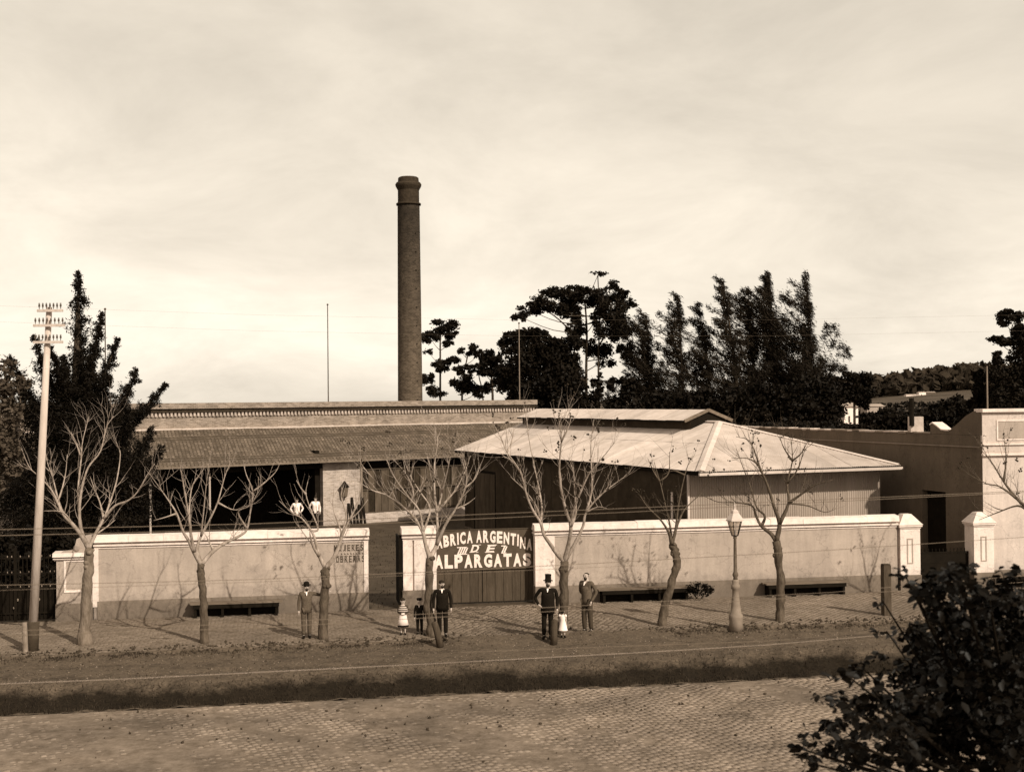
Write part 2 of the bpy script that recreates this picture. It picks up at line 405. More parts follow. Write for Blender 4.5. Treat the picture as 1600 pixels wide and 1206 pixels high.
# pavement
sroot = link('pavement', None, None, ST.o, ST.rz, kind='structure')
MB().box(-120, 120, -T_EDGE, 0.0, -0.4, -0.002).build('pavement_bed', M['joint'], sroot)
def pack_bricks(x0, x1, y0, y1, L_, W_, gap, z, jit, skip=None, angle=0.0):
    mats = []; rows = int((y1 - y0) / (W_ + gap))
    for r in range(rows):
        y = y0 + (r + 0.5) * (W_ + gap); x = x0 - (0.5 if r % 2 else 0) * L_ + random.uniform(-0.02, 0.02)
        while x < x1:
            if not (skip and skip(x + L_ / 2, y)):
                a = random.gauss(0, 0.02) + angle; s = random.uniform(0.93, 1.0); s2 = random.uniform(0.9, 1.0)
                m = Matrix.Translation((x + L_ / 2, y, z + random.gauss(0, jit))) @ Euler((random.gauss(0, 0.02), random.gauss(0, 0.02), a)).to_matrix().to_4x4() @ Matrix.Diagonal((s, s2, 1, 1))
                mats.append(np.array(m))
            x += L_ + gap
    hx, hy, h = L_ / 2, W_ / 2, 0.02; c = 0.82
    tv = [(-hx, -hy, -0.03), (hx, -hy, -0.03), (hx, hy, -0.03), (-hx, hy, -0.03), (-hx * c - hx * (1 - c) * .4, -hy * c, 0), (hx * c + hx * (1 - c) * .4, -hy * c, 0), (hx * c + hx * (1 - c) * .4, hy * c, 0), (-hx * c - hx * (1 - c) * .4, hy * c, 0)]
    tf = [(4, 5, 6, 7), (0, 1, 5, 4), (1, 2, 6, 5), (2, 3, 7, 6), (3, 0, 4, 7)]
    return tv, tf, np.array(mats)
S_DR0, S_DR1 = -2.6, 2.55
def in_drive(x, y): return S_DR0 + 0.3 * noise1(y * 2) < x < S_DR1 + 0.3 * noise1(y * 2, 3) + 0.25 * (-y - 3)
tv, tf, mm = pack_bricks(-19, 20, -T_EDGE + 0.12, -0.02, 0.235, 0.115, 0.010, 0.006, 0.002,
                         lambda x, y: in_drive(x, y) or noise1(x * 1.1 + y * 2, 5) + 0.5 * noise1(x * 0.4 - y, 2) > 1.05 or (y < -T_EDGE + 0.5 and random.random() < 0.25))
link('paving_brick', inst_np(tv, tf, mm, 'paving_brick', M['pave']), sroot, kind='stuff')
tv, tf, mm = pack_bricks(-3.6, 4.2, -T_EDGE, -0.02, 0.17, 0.15, 0.02, 0.008, 0.008, lambda x, y: not in_drive(x, y))
link('driveway_sett', inst_np(tv, tf, mm, 'driveway_sett', M['pave']), sroot, kind='stuff')
# kerb of upright bricks
kb = []
for i in range(300):
    x = -19 + i * 0.13
    if S_DR0 - 0.2 < x < S_DR1 + 0.9 or random.random() < 0.06: continue
    kb.append(np.array(Matrix.Translation((x, -T_EDGE + random.gauss(0, 0.02), random.gauss(-0.035, 0.022))) @ Euler((random.gauss(0, .06), random.gauss(0, .05), random.gauss(0, .05))).to_matrix().to_4x4()))
kv = [(x, y, z) for z in (-0.2, 0.0) for x, y in ((-.058, -.06), (.058, -.06), (.058, .06), (-.058, .06))]
kf = [(4, 5, 6, 7), (0, 1, 5, 4), (1, 2, 6, 5), (2, 3, 7, 6), (3, 0, 4, 7)]
link('kerb_brick', inst_np(kv, kf, np.array(kb), 'kerb_brick', M['joint']), sroot, kind='stuff')
# dirt track + ditch: one modelled strip
def strip_z(s, t):
    w = 0.45 * noise1(s * 0.35, 1) + 0.18 * noise1(s * 1.9, 6)
    z = -0.11 - 0.01 * noise1(s * 2 + t, 4) + .06 * math.exp(-((t - T_EDGE) / .35) ** 2) * (1 + .8 * noise1(s * 2.3, 9))
    if S_DR0 - .5 < s < S_DR1 + 1.2 and t < 8: z += 0.12 * max(0, 1 - (t - T_EDGE) / 2.0)
    z -= 0.035 * math.exp(-((t - 7.1) / 0.22) ** 2) + 0.035 * math.exp(-((t - 8.5) / 0.22) ** 2)
    a = (t - (T_D0 + 0.5 + w)) / 1.6
    if 0 < a <= 1: z -= 0.55 * (a * a * (3 - 2 * a))
    elif a > 1:
        b = max(0, min(1, (t - (T_D0 + 2.1 + w)) / max(0.3, (T_ROAD - 0.25 - (T_D0 + 2.1 + w)))))
        z -= 0.55 * (1 - b * b)
    z += 0.035 * noise1(s * 3.1 + t * 1.3, 7) * (1 if t > 9 else 0.4) + 0.02 * noise1(s * 7.7 - t * 5, 2)
    return z
nb = MB(); SS = np.arange(-22, 22.01, 0.16); TT = np.arange(T_EDGE - 0.02, T_ROAD + 0.16, 0.16)
vv = [(s, -t, strip_z(s, t)) for s in SS for t in TT]; nt = len(TT)
ff = [(i * nt + j, i * nt + j + 1, (i + 1) * nt + j + 1, (i + 1) * nt + j) for i in range(len(SS) - 1) for j in range(nt - 1)]
ff = [tuple(reversed(f)) for f in ff]
nb.add(vv, ff)
for s0, s1 in ((-300, -22), (22, 300)):
    for j in range(nt - 1):
        z0, z1 = strip_z(0 if 0 else (s0 if s0 > 0 else s1), TT[j]), strip_z((s0 if s0 > 0 else s1), TT[j + 1])
        nb.add([(s0, -TT[j], z0), (s0, -TT[j + 1], z1), (s1, -TT[j + 1], z1), (s1, -TT[j], z0)], [(0, 1, 2, 3)])
# material: earth that turns to wet mud in the ditch
m, N, L, b = new_mat('verge_earth', 0.95, 0.1)
tc = N.new('ShaderNodeTexCoord'); sp = N.new('ShaderNodeSeparateXYZ'); L.new(tc.outputs['Object'], sp.inputs[0])
n1 = N.new('ShaderNodeTexNoise'); n1.inputs['Scale'].default_value = 2.0; n1.inputs['Detail'].default_value = 9; n1.inputs['Roughness'].default_value = 0.7
mp = N.new('ShaderNodeMapping'); mp.inputs['Scale'].default_value = (0.8, 1.1, 1); L.new(tc.outputs['Object'], mp.inputs[0]); L.new(mp.outputs[0], n1.inputs['Vector'])
def mrange(x, a, b2, lo, hi):
    r = N.new('ShaderNodeMapRange'); r.inputs[1].default_value = a; r.inputs[2].default_value = b2; r.inputs[3].default_value = lo; r.inputs[4].default_value = hi
    L.new(x, r.inputs[0]); return r.outputs[0]
def mmath(op, a, b2):
    k = N.new('ShaderNodeMath'); k.operation = op
    for i, q in enumerate((a, b2)):
        if isinstance(q, float): k.inputs[i].default_value = q
        else: L.new(q, k.inputs[i])
    return k.outputs[0]
wet = mrange(mmath('ADD', sp.outputs[2], mmath('MULTIPLY', n1.outputs['Fac'], 0.35)), -0.16, 0.05, 0.0, 1.0)
mix = N.new('ShaderNodeMix'); mix.data_type = 'RGBA'
L.new(wet, mix.inputs[0]); mix.inputs[6].default_value = sep(0.014); mix.inputs[7].default_value = sep(0.082)
n4 = N.new('ShaderNodeTexNoise'); n4.inputs['Scale'].default_value = 16; n4.inputs['Detail'].default_value = 10; n4.inputs['Roughness'].default_value = 0.75; L.new(mp.outputs[0], n4.inputs['Vector'])
sc = N.new('ShaderNodeVectorMath'); sc.operation = 'SCALE'; L.new(mix.outputs[2], sc.inputs[0])
L.new(mmath('MULTIPLY', mrange(n4.outputs['Fac'], 0.35, 0.65, 0.62, 1.4), mrange(n1.outputs['Fac'], 0.3, 0.7, 0.75, 1.25)), sc.inputs[3]); L.new(sc.outputs[0], b.inputs['Base Color'])
bp = N.new('ShaderNodeBump'); bp.inputs['Strength'].default_value = 0.6; bp.inputs['Distance'].default_value = 0.05; L.new(n4.outputs['Fac'], bp.inputs['Height']); L.new(bp.outputs[0], b.inputs['Normal'])
M['verge'] = m
o = nb.build('dirt_verge', M['verge'], None, True, kind='structure'); o.location = ST.o; o.rotation_euler.z = ST.rz
# road
road = link('road', None, None, ST.o, ST.rz, kind='structure')
MB().box(-300, 300, -60, -T_ROAD, -0.6, -0.110).build('road_bed', M['cobjoint'], road)
tv, tf, mm = pack_bricks(-17, 17, -22.5, -T_ROAD - 0.02, 0.20, 0.135, 0.014, -0.1, 0.006, lambda x, y: abs(x) > 0.33 * (44 + y) + 3.5 or noise1(x * 0.6 + y * .5, 3) + 0.6 * noise1(x * 1.7 - y * 2.3, 1) > 1.15 and random.random() < .8)
# setts run across the street: turn the pattern by swapping axes
def cross_setts():
    mats = []; A_ = 0.24; ca, sa = math.cos(A_), math.sin(A_); u = -24.0; r = 0
    while u < 24:
        v = -30.0 + random.uniform(0, .2); uu = 0
        while v < 14:
            x = u * ca - (v + 0) * sa + 0.06 * noise1(v * .6, 4); y = u * sa + v * ca - 12 + .04 * noise1(u * .8 + v * .1, 2)
            L_ = random.uniform(.155, .235)
            if -23.5 < y < -T_ROAD - 0.04 + 0.08 * noise1(x * 1.3, 2) and abs(x) < 0.40 * (44 + y) + 3:
                worn = noise1(x * 0.6 + y * .5, 3) + .5 * noise1(x * 2.1 - y * 1.7, 8)
                left = max(0, min(1, (-x + 1.5 * noise1(y, 6)) / 5))
                dz = -0.010 * left - .012 * max(0, worn) + .012 * noise1(x * .5 + y * .3, 3)
                m_ = Matrix.Translation((x, y, -0.100 + dz + random.gauss(0, 0.004))) @ Euler((random.gauss(0, .03), random.gauss(0, .03), 1.5708 + A_ + random.gauss(0, .05))).to_matrix().to_4x4() @ Matrix.Diagonal((L_ / .20 * .95, random.uniform(.86, 1.0), 1, 1))
                mats.append(np.array(m_))
            v += L_ + .012
        u += 0.148 + random.gauss(0, .003); r += 1
    return np.array(mats)
mm = cross_setts()
link('sett', inst_np(tv, tf, mm, 'sett', M['cobble']), road, kind='stuff')
# near footway on our side of the street (below and behind the camera)
fr = MB().box(-300, 300, -80, -30.5, -0.6, 0.02).build('near_footway', M['pave'], None, kind='structure'); fr.location = ST.o; fr.rotation_euler.z = ST.rz

def blades(n, fn, h0, h1, w, name, m, lean=0.5):
    vs = []
    for _ in range(n):
        p = fn()
        if p is None: continue
        x, y, z = p; h = random.uniform(h0, h1); a = random.uniform(0, 6.28); ww = w * random.uniform(.6, 1.3)
        lx, ly = random.gauss(0, lean) * h, random.gauss(0, lean) * h
        dx, dy = math.cos(a) * ww, math.sin(a) * ww
        vs += [(x - dx, y - dy, z - .01), (x + dx, y + dy, z - .01), (x + lx, y + ly, z + h)]
    return np_mesh(name, np.array(vs), 3, m)
def ditch_pt():
    s = random.uniform(-21, 21); t = random.gauss(11.3, 0.85) + 0.35 * noise1(s * .35, 1)
    if noise1(s * 1.3 + t, 3) + random.random() * 1.2 < 0.0 or t > T_ROAD - .05 or t < 8.6: return None
    return (s, -t, strip_z(s, t))
o = link('grass', blades(80000, ditch_pt, 0.02, 0.10, 0.011, 'grass', M['grass']), None, ST.o, ST.rz, kind='stuff', label='dark short grass and weeds growing in the roadside ditch', category='grass')
def kerb_pt():
    s = random.uniform(-19, 20)
    if S_DR0 - .4 < s < S_DR1 + .6: return None
    if noise1(s * 1.9, 8) + random.random() < 0.25: return None
    t = T_EDGE + abs(random.gauss(0.05, 0.2)); return (s, -t, strip_z(s, t))
link('weeds', blades(9000, kerb_pt, 0.02, 0.08, 0.012, 'weeds', M['grass']), None, ST.o, ST.rz, kind='stuff', label='ragged dark weeds along the outer edge of the brick pavement', category='weeds')
def clods(n, fn, name, m, r0, r1):
    mats = []
    for _ in range(n):
        p = fn()
        if p is None: continue
        r = random.uniform(r0, r1) * random.choice((.5, .7, 1))
        mats.append(np.array(Matrix.Translation(p) @ Euler((random.random() * 3, random.random() * 3, random.random() * 6)).to_matrix().to_4x4() @ Matrix.Diagonal((r, r * .8, r * .6, 1))))
    tv = [(1, 0, 0), (0, 1, 0), (-1, 0, 0), (0, -1, 0), (0, 0, 1), (0, 0, -1)]
    tf = [(0, 1, 4), (1, 2, 4), (2, 3, 4), (3, 0, 4), (1, 0, 5), (2, 1, 5), (3, 2, 5), (0, 3, 5)]
    return inst_np(tv, tf, np.array(mats), name, m)
def clod_pt():
    s = random.uniform(-19, 20); t = T_EDGE + random.gauss(-0.15, 0.35)
    if S_DR0 < s < S_DR1 + .4 and random.random() < .7: return None
    return (s, -t, (0.01 if t < T_EDGE else strip_z(s, t)))
link('earth_clods', clods(1500, clod_pt, 'earth_clods', M['ditch'], 0.03, 0.09), None, ST.o, ST.rz, kind='stuff', label='dark clods of earth scattered along the pavement edge', category='clods')
def verge_pt():
    s = random.uniform(-19, 20); t = random.uniform(T_EDGE, 9.2); return (s, -t, strip_z(s, t) - .005)
link('loose_stones', clods(2600, verge_pt, 'loose_stones', M['stone'], 0.012, 0.035), None, ST.o, ST.rz, kind='stuff', label='small loose stones and crumbs scattered over the dirt verge', category='stones')
link('dark_crumbs', clods(1500, verge_pt, 'dark_crumbs', M['ditch'], 0.015, 0.05), None, ST.o, ST.rz, kind='stuff', label='dark crumbs of earth and dung scattered over the dirt verge', category='earth')
def tuft_pt():
    s = random.uniform(-19, 20); t = random.uniform(T_EDGE + .3, 9.6)
    if noise1(s * 1.1 + t * 2.3, 4) + .6 * noise1(s * 3 - t * 3, 1) < .55: return None
    return (s, -t, strip_z(s, t))
link('dry_grass', blades(14000, tuft_pt, 0.015, 0.06, 0.010, 'dry_grass', M['drygrass']), None, ST.o, ST.rz, kind='stuff', label='thin patches of dry grass on the dirt verge', category='grass')
def dung_pt():
    return (random.uniform(-12, 12), -random.triangular(T_ROAD, 19, 13.4), -0.09)
link('road_litter', clods(260, dung_pt, 'road_litter', M['ditch'], 0.02, 0.06), None, ST.o, ST.rz, kind='stuff', label='small dark droppings and dirt lumps on the cobbled road', category='litter')
def yard_pt():
    s = random.uniform(-9, 8); t = -random.uniform(.3, 26); return (s, -t, 0)
link('yard_weeds', blades(3500, yard_pt, 0.03, 0.12, 0.02, 'yard_weeds', M['grass']), None, ST.o, ST.rz, kind='stuff', label='sparse low weeds growing in the factory yard behind the gate', category='weeds')
# ------------------------------------------------------------------ boundary wall, piers, gate
Z_TOP = 2.70
def coping(b, x0, x1, ends=(0.0, 0.0), zt=Z_TOP, y0=0.0, y1=0.35, k=1.0, hs=1.0):
    """layered moulding: broad weathered top, shadow groove, fillet, groove, small fillet"""
    a, c = x0 - ends[0], x1 + ends[1]; f = y0; n = max(1, int((c - a) / 1.1)); rr = random.Random(int(x0 * 10))
    for i in range(n):                                 # cast in lengths that have settled a little unevenly
        p, q = a + (c - a) * i / n, a + (c - a) * (i + 1) / n - (.006 if i < n - 1 else 0); d = rr.gauss(0, .008) if n > 1 else 0; e = rr.gauss(0, .006) if n > 1 else 0
        b.hull8([(p, f - .15 * k + e, zt - .23 * hs), (q, f - .15 * k + e, zt - .23 * hs), (q, y1 + .1, zt - .23 * hs), (p, y1 + .1, zt - .23 * hs)],
                [(p, f - .11 * k + e, zt - .04 * hs + d), (q, f - .11 * k + e, zt - .04 * hs + d), (q, y1 - .1, zt + d), (p, y1 - .1, zt + d)])
    b.box(a + .03, c - .03, f + .01, y1 + .0, zt - .30 * hs, zt - .232 * hs)
    b.box(a + .01, c - .01, f - .085 * k, y1 + .06, zt - .36 * hs, zt - .302 * hs)
    b.box(a + .05, c - .05, f - .0, y1 - .02, zt - .40 * hs, zt - .362 * hs)
    b.box(a + .03, c - .03, f - .03 * k, y1 + .02, zt - .435 * hs, zt - .402 * hs)
def street_thing(name, label, cat, x, group=None):
    p = ST.w(x, 0, 0); return thing(name, label, cat, p, ST.rz, group)
x_l0, _ = ST.on(89, 900); x_l1, _ = ST.on(146, 900); x_l2, _ = ST.on(575, 900)
w1 = street_thing('boundary_wall', 'long grey plastered street wall with white moulded top and faded lettering, west of the open gateway', 'wall', 0)
MB().box(x_l1, x_l2, 0, .35, 0, Z_TOP - .38).build('wall_body', M['wall'], w1)
MB().box(x_l1 + .12, x_l2 + .02, -.05, .39, -.3, .58).build('plinth', M['plinth'], w1)
b = MB(); coping(b, x_l1, x_l2, (0, .05)); b.build('coping', M['coping'], w1)
MB().box(x_l2 - .13, x_l2 + .015, -.03, .36, .582, Z_TOP - .44).build('end_strip', M['white'], w1)
MB().box(x_l1 - .03, x_l1 + .16, -.035, .2, .40, Z_TOP - .44).build('end_strip', M['white'], w1)
# end pier with sunk panel and scrolled shoulder
zp = ST.on(100, 862)[1]
pr = street_thing('end_pier', 'square plastered wall pier with sunk panel and scrolled shoulder beside the iron fence', 'pier', 0)
xa, xb = x_l0, x_l1 - .04
MB().box(xa, xb, -.10, .45, .55, zp - .28).build('pier_body', M['wall'], pr)
MB().box(xa - .03, xb + .02, -.14, .49, -.3, .548).build('plinth', M['plinth'], pr)
b = MB(); coping(b, xa - .1, xb, (0, 0), zp, -.10, .45, 1, .62); b.build('coping', M['coping'], pr)
fx0, fx1, fz0, fz1 = xa + .30, xb - .12, .98, 1.88
b = MB()
b.box(fx0 - .07, fx1 + .07, -.125, -.102, fz1, fz1 + .07).box(fx0 - .07, fx1 + .07, -.125, -.102, fz0 - .07, fz0)
b.box(fx0 - .07, fx0, -.125, -.102, fz0, fz1).box(fx1, fx1 + .07, -.125, -.102, fz0, fz1)
b.build('panel_frame', M['coping'], pr)
b = MB(); pts = []                                    # scrolled shoulder rising to the wall coping
for i in range(13):
    a = i / 12; pts.append((xa + .15 + a * (xb - xa - .15), zp + (Z_TOP - zp) * (a ** 2.2 if a < .5 else 1 - (1 - a) ** 2.2 * 1.0) * 1.0))
n = len(pts)
vs = [(x, y, z) for y in (-.06, .40) for x, z in pts] + [(x, y, zp - .01) for y in (-.06, .40) for x, z in pts]
fs = [(i, i + 1, n + i + 1, n + i) for i in range(n - 1)] + [(2 * n + i, 2 * n + i + 1, i + 1, i) for i in range(n - 1)] + [(n + i, n + i + 1, 3 * n + i + 1, 3 * n + i) for i in range(n - 1)]
b.add(vs, fs); b.build('scroll_shoulder', M['wall'], pr)
b = MB(); b.lathe([(.0, 0), (.07, .0), (.10, .03), (.07, .05), (0, .05)], 14); me = b.mesh('scroll', M['wall'])
link('scroll', me, pr, (xa + .62, -.062, zp + .12)).rotation_euler = (rad(90), 0, 0)
# lettering on the wall end
def text_mesh(body, size, m, offset=0.0, shear=0.0, extrude=0.006, spacing=1.0):
    cu = bpy.data.curves.new('t', 'FONT'); cu.body = body; cu.size = size; cu.offset = offset; cu.shear = shear
    cu.extrude = extrude; cu.align_x = 'CENTER'; cu.space_character = spacing; cu.resolution_u = 3
    ob = bpy.data.objects.new('t', cu); COL.objects.link(ob)
    dg = bpy.context.evaluated_depsgraph_get(); me = bpy.data.meshes.new_from_object(ob.evaluated_get(dg))
    bpy.data.objects.remove(ob); bpy.data.curves.remove(cu)
    me.materials.clear(); me.materials.append(m); return me
def letter(ch, parent, x, y, z, w, h, m, lean=0.0, rot=0.0, bold=0.03, serif=False):
    me = text_mesh(ch, 1.0, m, bold)
    co = np.zeros(len(me.vertices) * 3); me.vertices.foreach_get('co', co); co = co.reshape(-1, 3)
    mn, mx = co.min(0), co.max(0)
    X = (co[:, 0] - mn[0]) / (mx[0] - mn[0]) - .5; Z = (co[:, 1] - mn[1]) / (mx[1] - mn[1]); T = co[:, 2]
    X = X * w + lean * (Z - .5) * h; Z = Z * h; Y = -T
    out = np.c_[X, Y, Z]; me.vertices.foreach_set('co', out.ravel())
    if serif:
        bm = bmesh.new(); bm.from_mesh(me)
        for zz in (0.0, h):
            for xx in (-.5, .5):
                if ch in 'S' or (ch == 'J' and xx < 0): continue
                if ch == 'A' and zz > 0: xx *= .2
                cx = xx * w * .86 + lean * (zz / h - .5) * h
                bmesh.ops.create_cube(bm, size=1.0, matrix=Matrix.Translation((cx, -.002, zz + (.03 if zz == 0 else -.03) * h)) @ Matrix.Diagonal((.34 * w, .01, .07 * h, 1)))
        bm.to_mesh(me); bm.free()
    o = link('letter', me, parent, (x, y, z)); o.rotation_euler = (0, rot, 0)
    return o
xe, ze = ST.on(571, 893); 
def wall_word(word, px0, px1, py_top, py_bot, m, hide=0):
    a, z1 = ST.on(px0, py_top); c, z0 = ST.on(px1, py_bot)
    n = len(word); st = (c - a) / n
    for i, ch in enumerate(word):
        letter(ch, w1, a + st * (i + .5), -.006, z0, st * .62, z1 - z0, m, 0, 0, .012, True)
wall_word('MUJERES', 521, 569, 851.5, 859.5, M['dletter'])
wall_word('OBRERAS', 524, 571, 868.5, 877, M['dletter'])
a, z1 = ST.on(533, 863); c, z0 = ST.on(569, 865.2)
b = MB(); x = a
while x < c:                                           # the small middle line is an unreadable row of strokes
    ww = random.uniform(.03, .06); b.box(x, x + ww * .5, -.008, .0, z0 + random.uniform(0, .01), z0 + .045); b.box(x + ww * .5, x + ww, -.008, .0, z0, z0 + random.uniform(.012, .03)); x += ww + .05
b.build('small_lettering', M['dletter'], w1, kind='stuff')

# right-hand wall
x_r0, _ = ST.on(837, 900); x_r1, _ = ST.on(1402, 860)
w2 = street_thing('boundary_wall', 'long grey plastered street wall with white moulded top in front of the corrugated iron shed', 'wall', 0)
MB().box(x_r0, x_r1, 0, .35, 0, Z_TOP - .38).build('wall_body', M['wall'], w2)
MB().box(x_r0 - .02, x_r1 - .02, -.05, .39, -.3, .58).build('plinth', M['plinth'], w2)
b = MB(); coping(b, x_r0, x_r1, (.05, .03)); b.build('coping', M['coping'], w2)
xp, _ = ST.on(867, 900)
MB().box(x_r0 - .012, xp, -.03, .3, .582, Z_TOP - .44).build('pilaster', M['white'], w2)
# gate pier between the passage and the gate
g0, _ = ST.on(630, 900); g1, _ = ST.on(682, 900); gm, _ = ST.on(646, 900)
gp = street_thing('gate_pier', 'short white moulded pier with a narrow groove between open gateway and lettered gate', 'pier', 0)
MB().box(g0, gm - .03, -.02, .55, .6, Z_TOP - .44).box(gm + .03, g1, -.02, .55, .6, Z_TOP - .44).box(gm - .03, gm + .03, .06, .5, .6, Z_TOP - .44).build('pier_body', M['white'], gp)
MB().box(g0 - .03, g1 + .03, -.07, .6, -.3, .598).build('plinth', M['plinth'], gp)
b = MB(); coping(b, g0, g1, (.05, .05), Z_TOP, 0, .55); b.build('coping', M['coping'], gp)
gs = street_thing('gate_leaf', 'narrow dark gate leaf folded back against the pier at the open gateway', 'gate', 0)
MB().box(g0 - .12, g0 - .06, .0, 1.5, .08, 2.35).build('gate_board', M['black'], gs)
MB().box(g0 - .14, g0 - .04, -.02, .05, .05, 2.45).build('gate_frame', M['black'], gs)
# lettered gate
GB = .48
q0, _ = ST.on(681, 940, GB); q1, _ = ST.on(837, 940, GB); q1 += .35
zs1 = ST.on(760, 826.5, GB)[1]; zs0 = ST.on(760, 888, GB)[1]
gt = street_thing('gate', 'closed boarded gate with large white painted lettering on a dark sign board', 'gate', 0)
n = 13; stp = (q1 - q0) / n
for i in range(n):
    MB().box(q0 + i * stp + .006, q0 + (i + 1) * stp - .006, GB + random.uniform(-.004, .004), GB + .04, .06, zs0 + .02).build('plank', M['gateboard'], gt)
MB().box(q0, q1, GB + .045, GB + .09, .05, zs1 - .01).build('backing', M['black'], gt)
MB().box(q0, q1, GB - .035, GB + .03, zs0, zs1).build('sign_board', M['signboard'], gt)
MB().box(q0, q1, GB - .055, GB - .037, zs0 - .03, zs0 + .015).box(q0, q1, GB - .055, GB - .037, zs1 - .02, zs1 + .02).build('rail', M['gateboard'], gt)
xm, _ = ST.on(754, 920, GB)
MB().box(xm - .012, xm + .012, GB - .012, GB - .005, .06, zs0 - .03).build('meeting_joint', M['black'], gt)
def gx(px, py): return ST.on(px, py, GB - .04)
# arched line
line = 'FABRICA ARGENTINA'
wid = {'I': .42, ' ': .35}
tot = sum(wid.get(c, 1.0) for c in line)
xs0, xs1 = gx(672, 850)[0], gx(831, 850)[0]; unit = (xs1 - xs0) / tot; x = xs0
for c in line:
    w = wid.get(c, 1.0) * unit
    if c != ' ':
        u = (x + w / 2 - xs0) / (xs1 - xs0)
        pxm = 672 + u * 159
        yb = 862.5 - 13.5 * math.sin(math.pi * min(1, (u * .94 + .03))) ** 0.9 + (2.5 if u > .9 else 0) - u * 3
        hh = 17.5 + 1.5 * math.sin(math.pi * u)
        zb = gx(pxm, yb)[1]; zt = gx(pxm, yb - hh)[1]
        sl = math.cos(math.pi * u) * 13.5 * math.pi / 159 * .8
        letter(c, gt, x + w / 2, GB - .041, zb, w * (.84 if c != 'I' else .55), zt - zb, M['letter'], lean=sl * .5, rot=-math.atan(sl) * .75, bold=.045)
    x += w
line = 'ALPARGATAS'
xs0, xs1 = gx(678, 880)[0], gx(831, 880)[0]; unit = (xs1 - xs0) / len(line)
for i, c in enumerate(line):
    px = 678 + (i + .5) * 153 / len(line); zb = gx(px, 888.5 - (px - 678) * .030)[1]; zt = gx(px, 867 - (px - 678) * .022)[1]
    letter(c, gt, xs0 + (i + .5) * unit, GB - .041, zb, unit * .84, zt - zb, M['letter'], bold=.05)
for c, px0, px1 in (('D', 735, 750), ('E', 759, 775)):
    xa_, z1 = gx(px0, 851); xb_, z0 = gx(px1, 862.5)
    letter(c, gt, (xa_ + xb_) / 2, GB - .041, z0, (xb_ - xa_) * .78, z1 - z0, M['letter'], lean=.35, bold=.03, serif=True)
for px0, px1, p0, p1 in ((714, 730, 854.5, 866), (783, 791, 852, 864)):   # hatched ornaments either side
    xa_, z1 = gx(px0, p0); xb_, z0 = gx(px1, p1); w = xb_ - xa_; h = z1 - z0
    b = MB(); k = 4 if w > .3 else 2
    b.box(xa_, xb_, GB - .048, GB - .04, z1 - .03, z1).box(xa_, xb_, GB - .048, GB - .04, z0, z0 + .03)
    for i in range(k):
        u = xa_ + (i + .1) * w / (k + .4)
        b.hull8([(u, GB - .04, z0 + .032), (u + .05, GB - .04, z0 + .032), (u + .05, GB - .048, z0 + .032), (u, GB - .048, z0 + .032)],
                [(u + .09, GB - .04, z1 - .032), (u + .14, GB - .04, z1 - .032), (u + .14, GB - .048, z1 - .032), (u + .09, GB - .048, z1 - .032)])
    b.build('hatched_ornament', M['letter'], gt)
# white gate posts of the next plot
def cap_post(px0, px1, py_base, label):
    a, _ = ST.on(px0, py_base); c, _ = ST.on(px1, py_base); mid = (a + c) / 2; w = c - a
    r = street_thing('gate_post', label, 'post', mid, 'white capped gate posts of the side passage')
    ztop = ST.on((px0 + px1) / 2, py_base, 0)[1]
    h = w / 2
    MB().box(-h, h, -.06, .6, .55, 2.2).build('shaft', M['white'], r)
    MB().box(-h - .02, h + .02, -.10, .63, -.3, .548).build('plinth', M['plinth'], r)
    b = MB(); b.box(-h - .06, h + .06, -.13, .66, 2.26, 2.33).box(-h - .02, h + .02, -.09, .63, 2.202, 2.258)
    b.hull8([(-h - .08, -.15, 2.332), (h + .08, -.15, 2.332), (h + .08, .68, 2.332), (-h - .08, .68, 2.332)],
            [(-h * .45, .1, 2.70), (h * .35, .1, 2.70), (h * .35, .4, 2.70), (-h * .45, .4, 2.70)])
    b.build('cap', M['coping'], r)
    b = MB(); z0, z1 = .95, 1.85
    b.box(-.13, -.09, -.075, -.062, z0, z1).box(.06, .10, -.075, -.062, z0, z1).box(-.088, .058, -.075, -.062, z1 - .04, z1).box(-.088, .058, -.075, -.062, z0, z0 + .04)
    b.build('panel_frame', M['wall'], r)
cap_post(1406, 1437, 880, 'white gate post with pyramid cap joined to the end of the long street wall')
cap_post(1521, 1552, 880, 'white gate post with pyramid cap in front of the neighbouring house front')
# side passage gate: dark iron
a, _ = ST.on(1440, 880); c, _ = ST.on(1519, 880)
r = street_thing('iron_gate', 'dark low iron gate with sheet lower half between the two capped gate posts', 'gate', 0)
MB().box(a, c, .25, .28, .06, 1.24).build('sheet_panel', M['black'], r)
MB().box(a, c, .24, .29, 1.25, 1.30).box(a, c, .24, .29, .902, .95).box(a, a + .05, .24, .29, 0, 1.25).box(c - .05, c, .24, .29, 0, 1.25).build('gate_frame', M['black'], r)
k = a + .12
while k < c - .1:
    MB().box(k, k + .022, .255, .277, .95, 1.42).build('picket', M['black'], r); k += .14
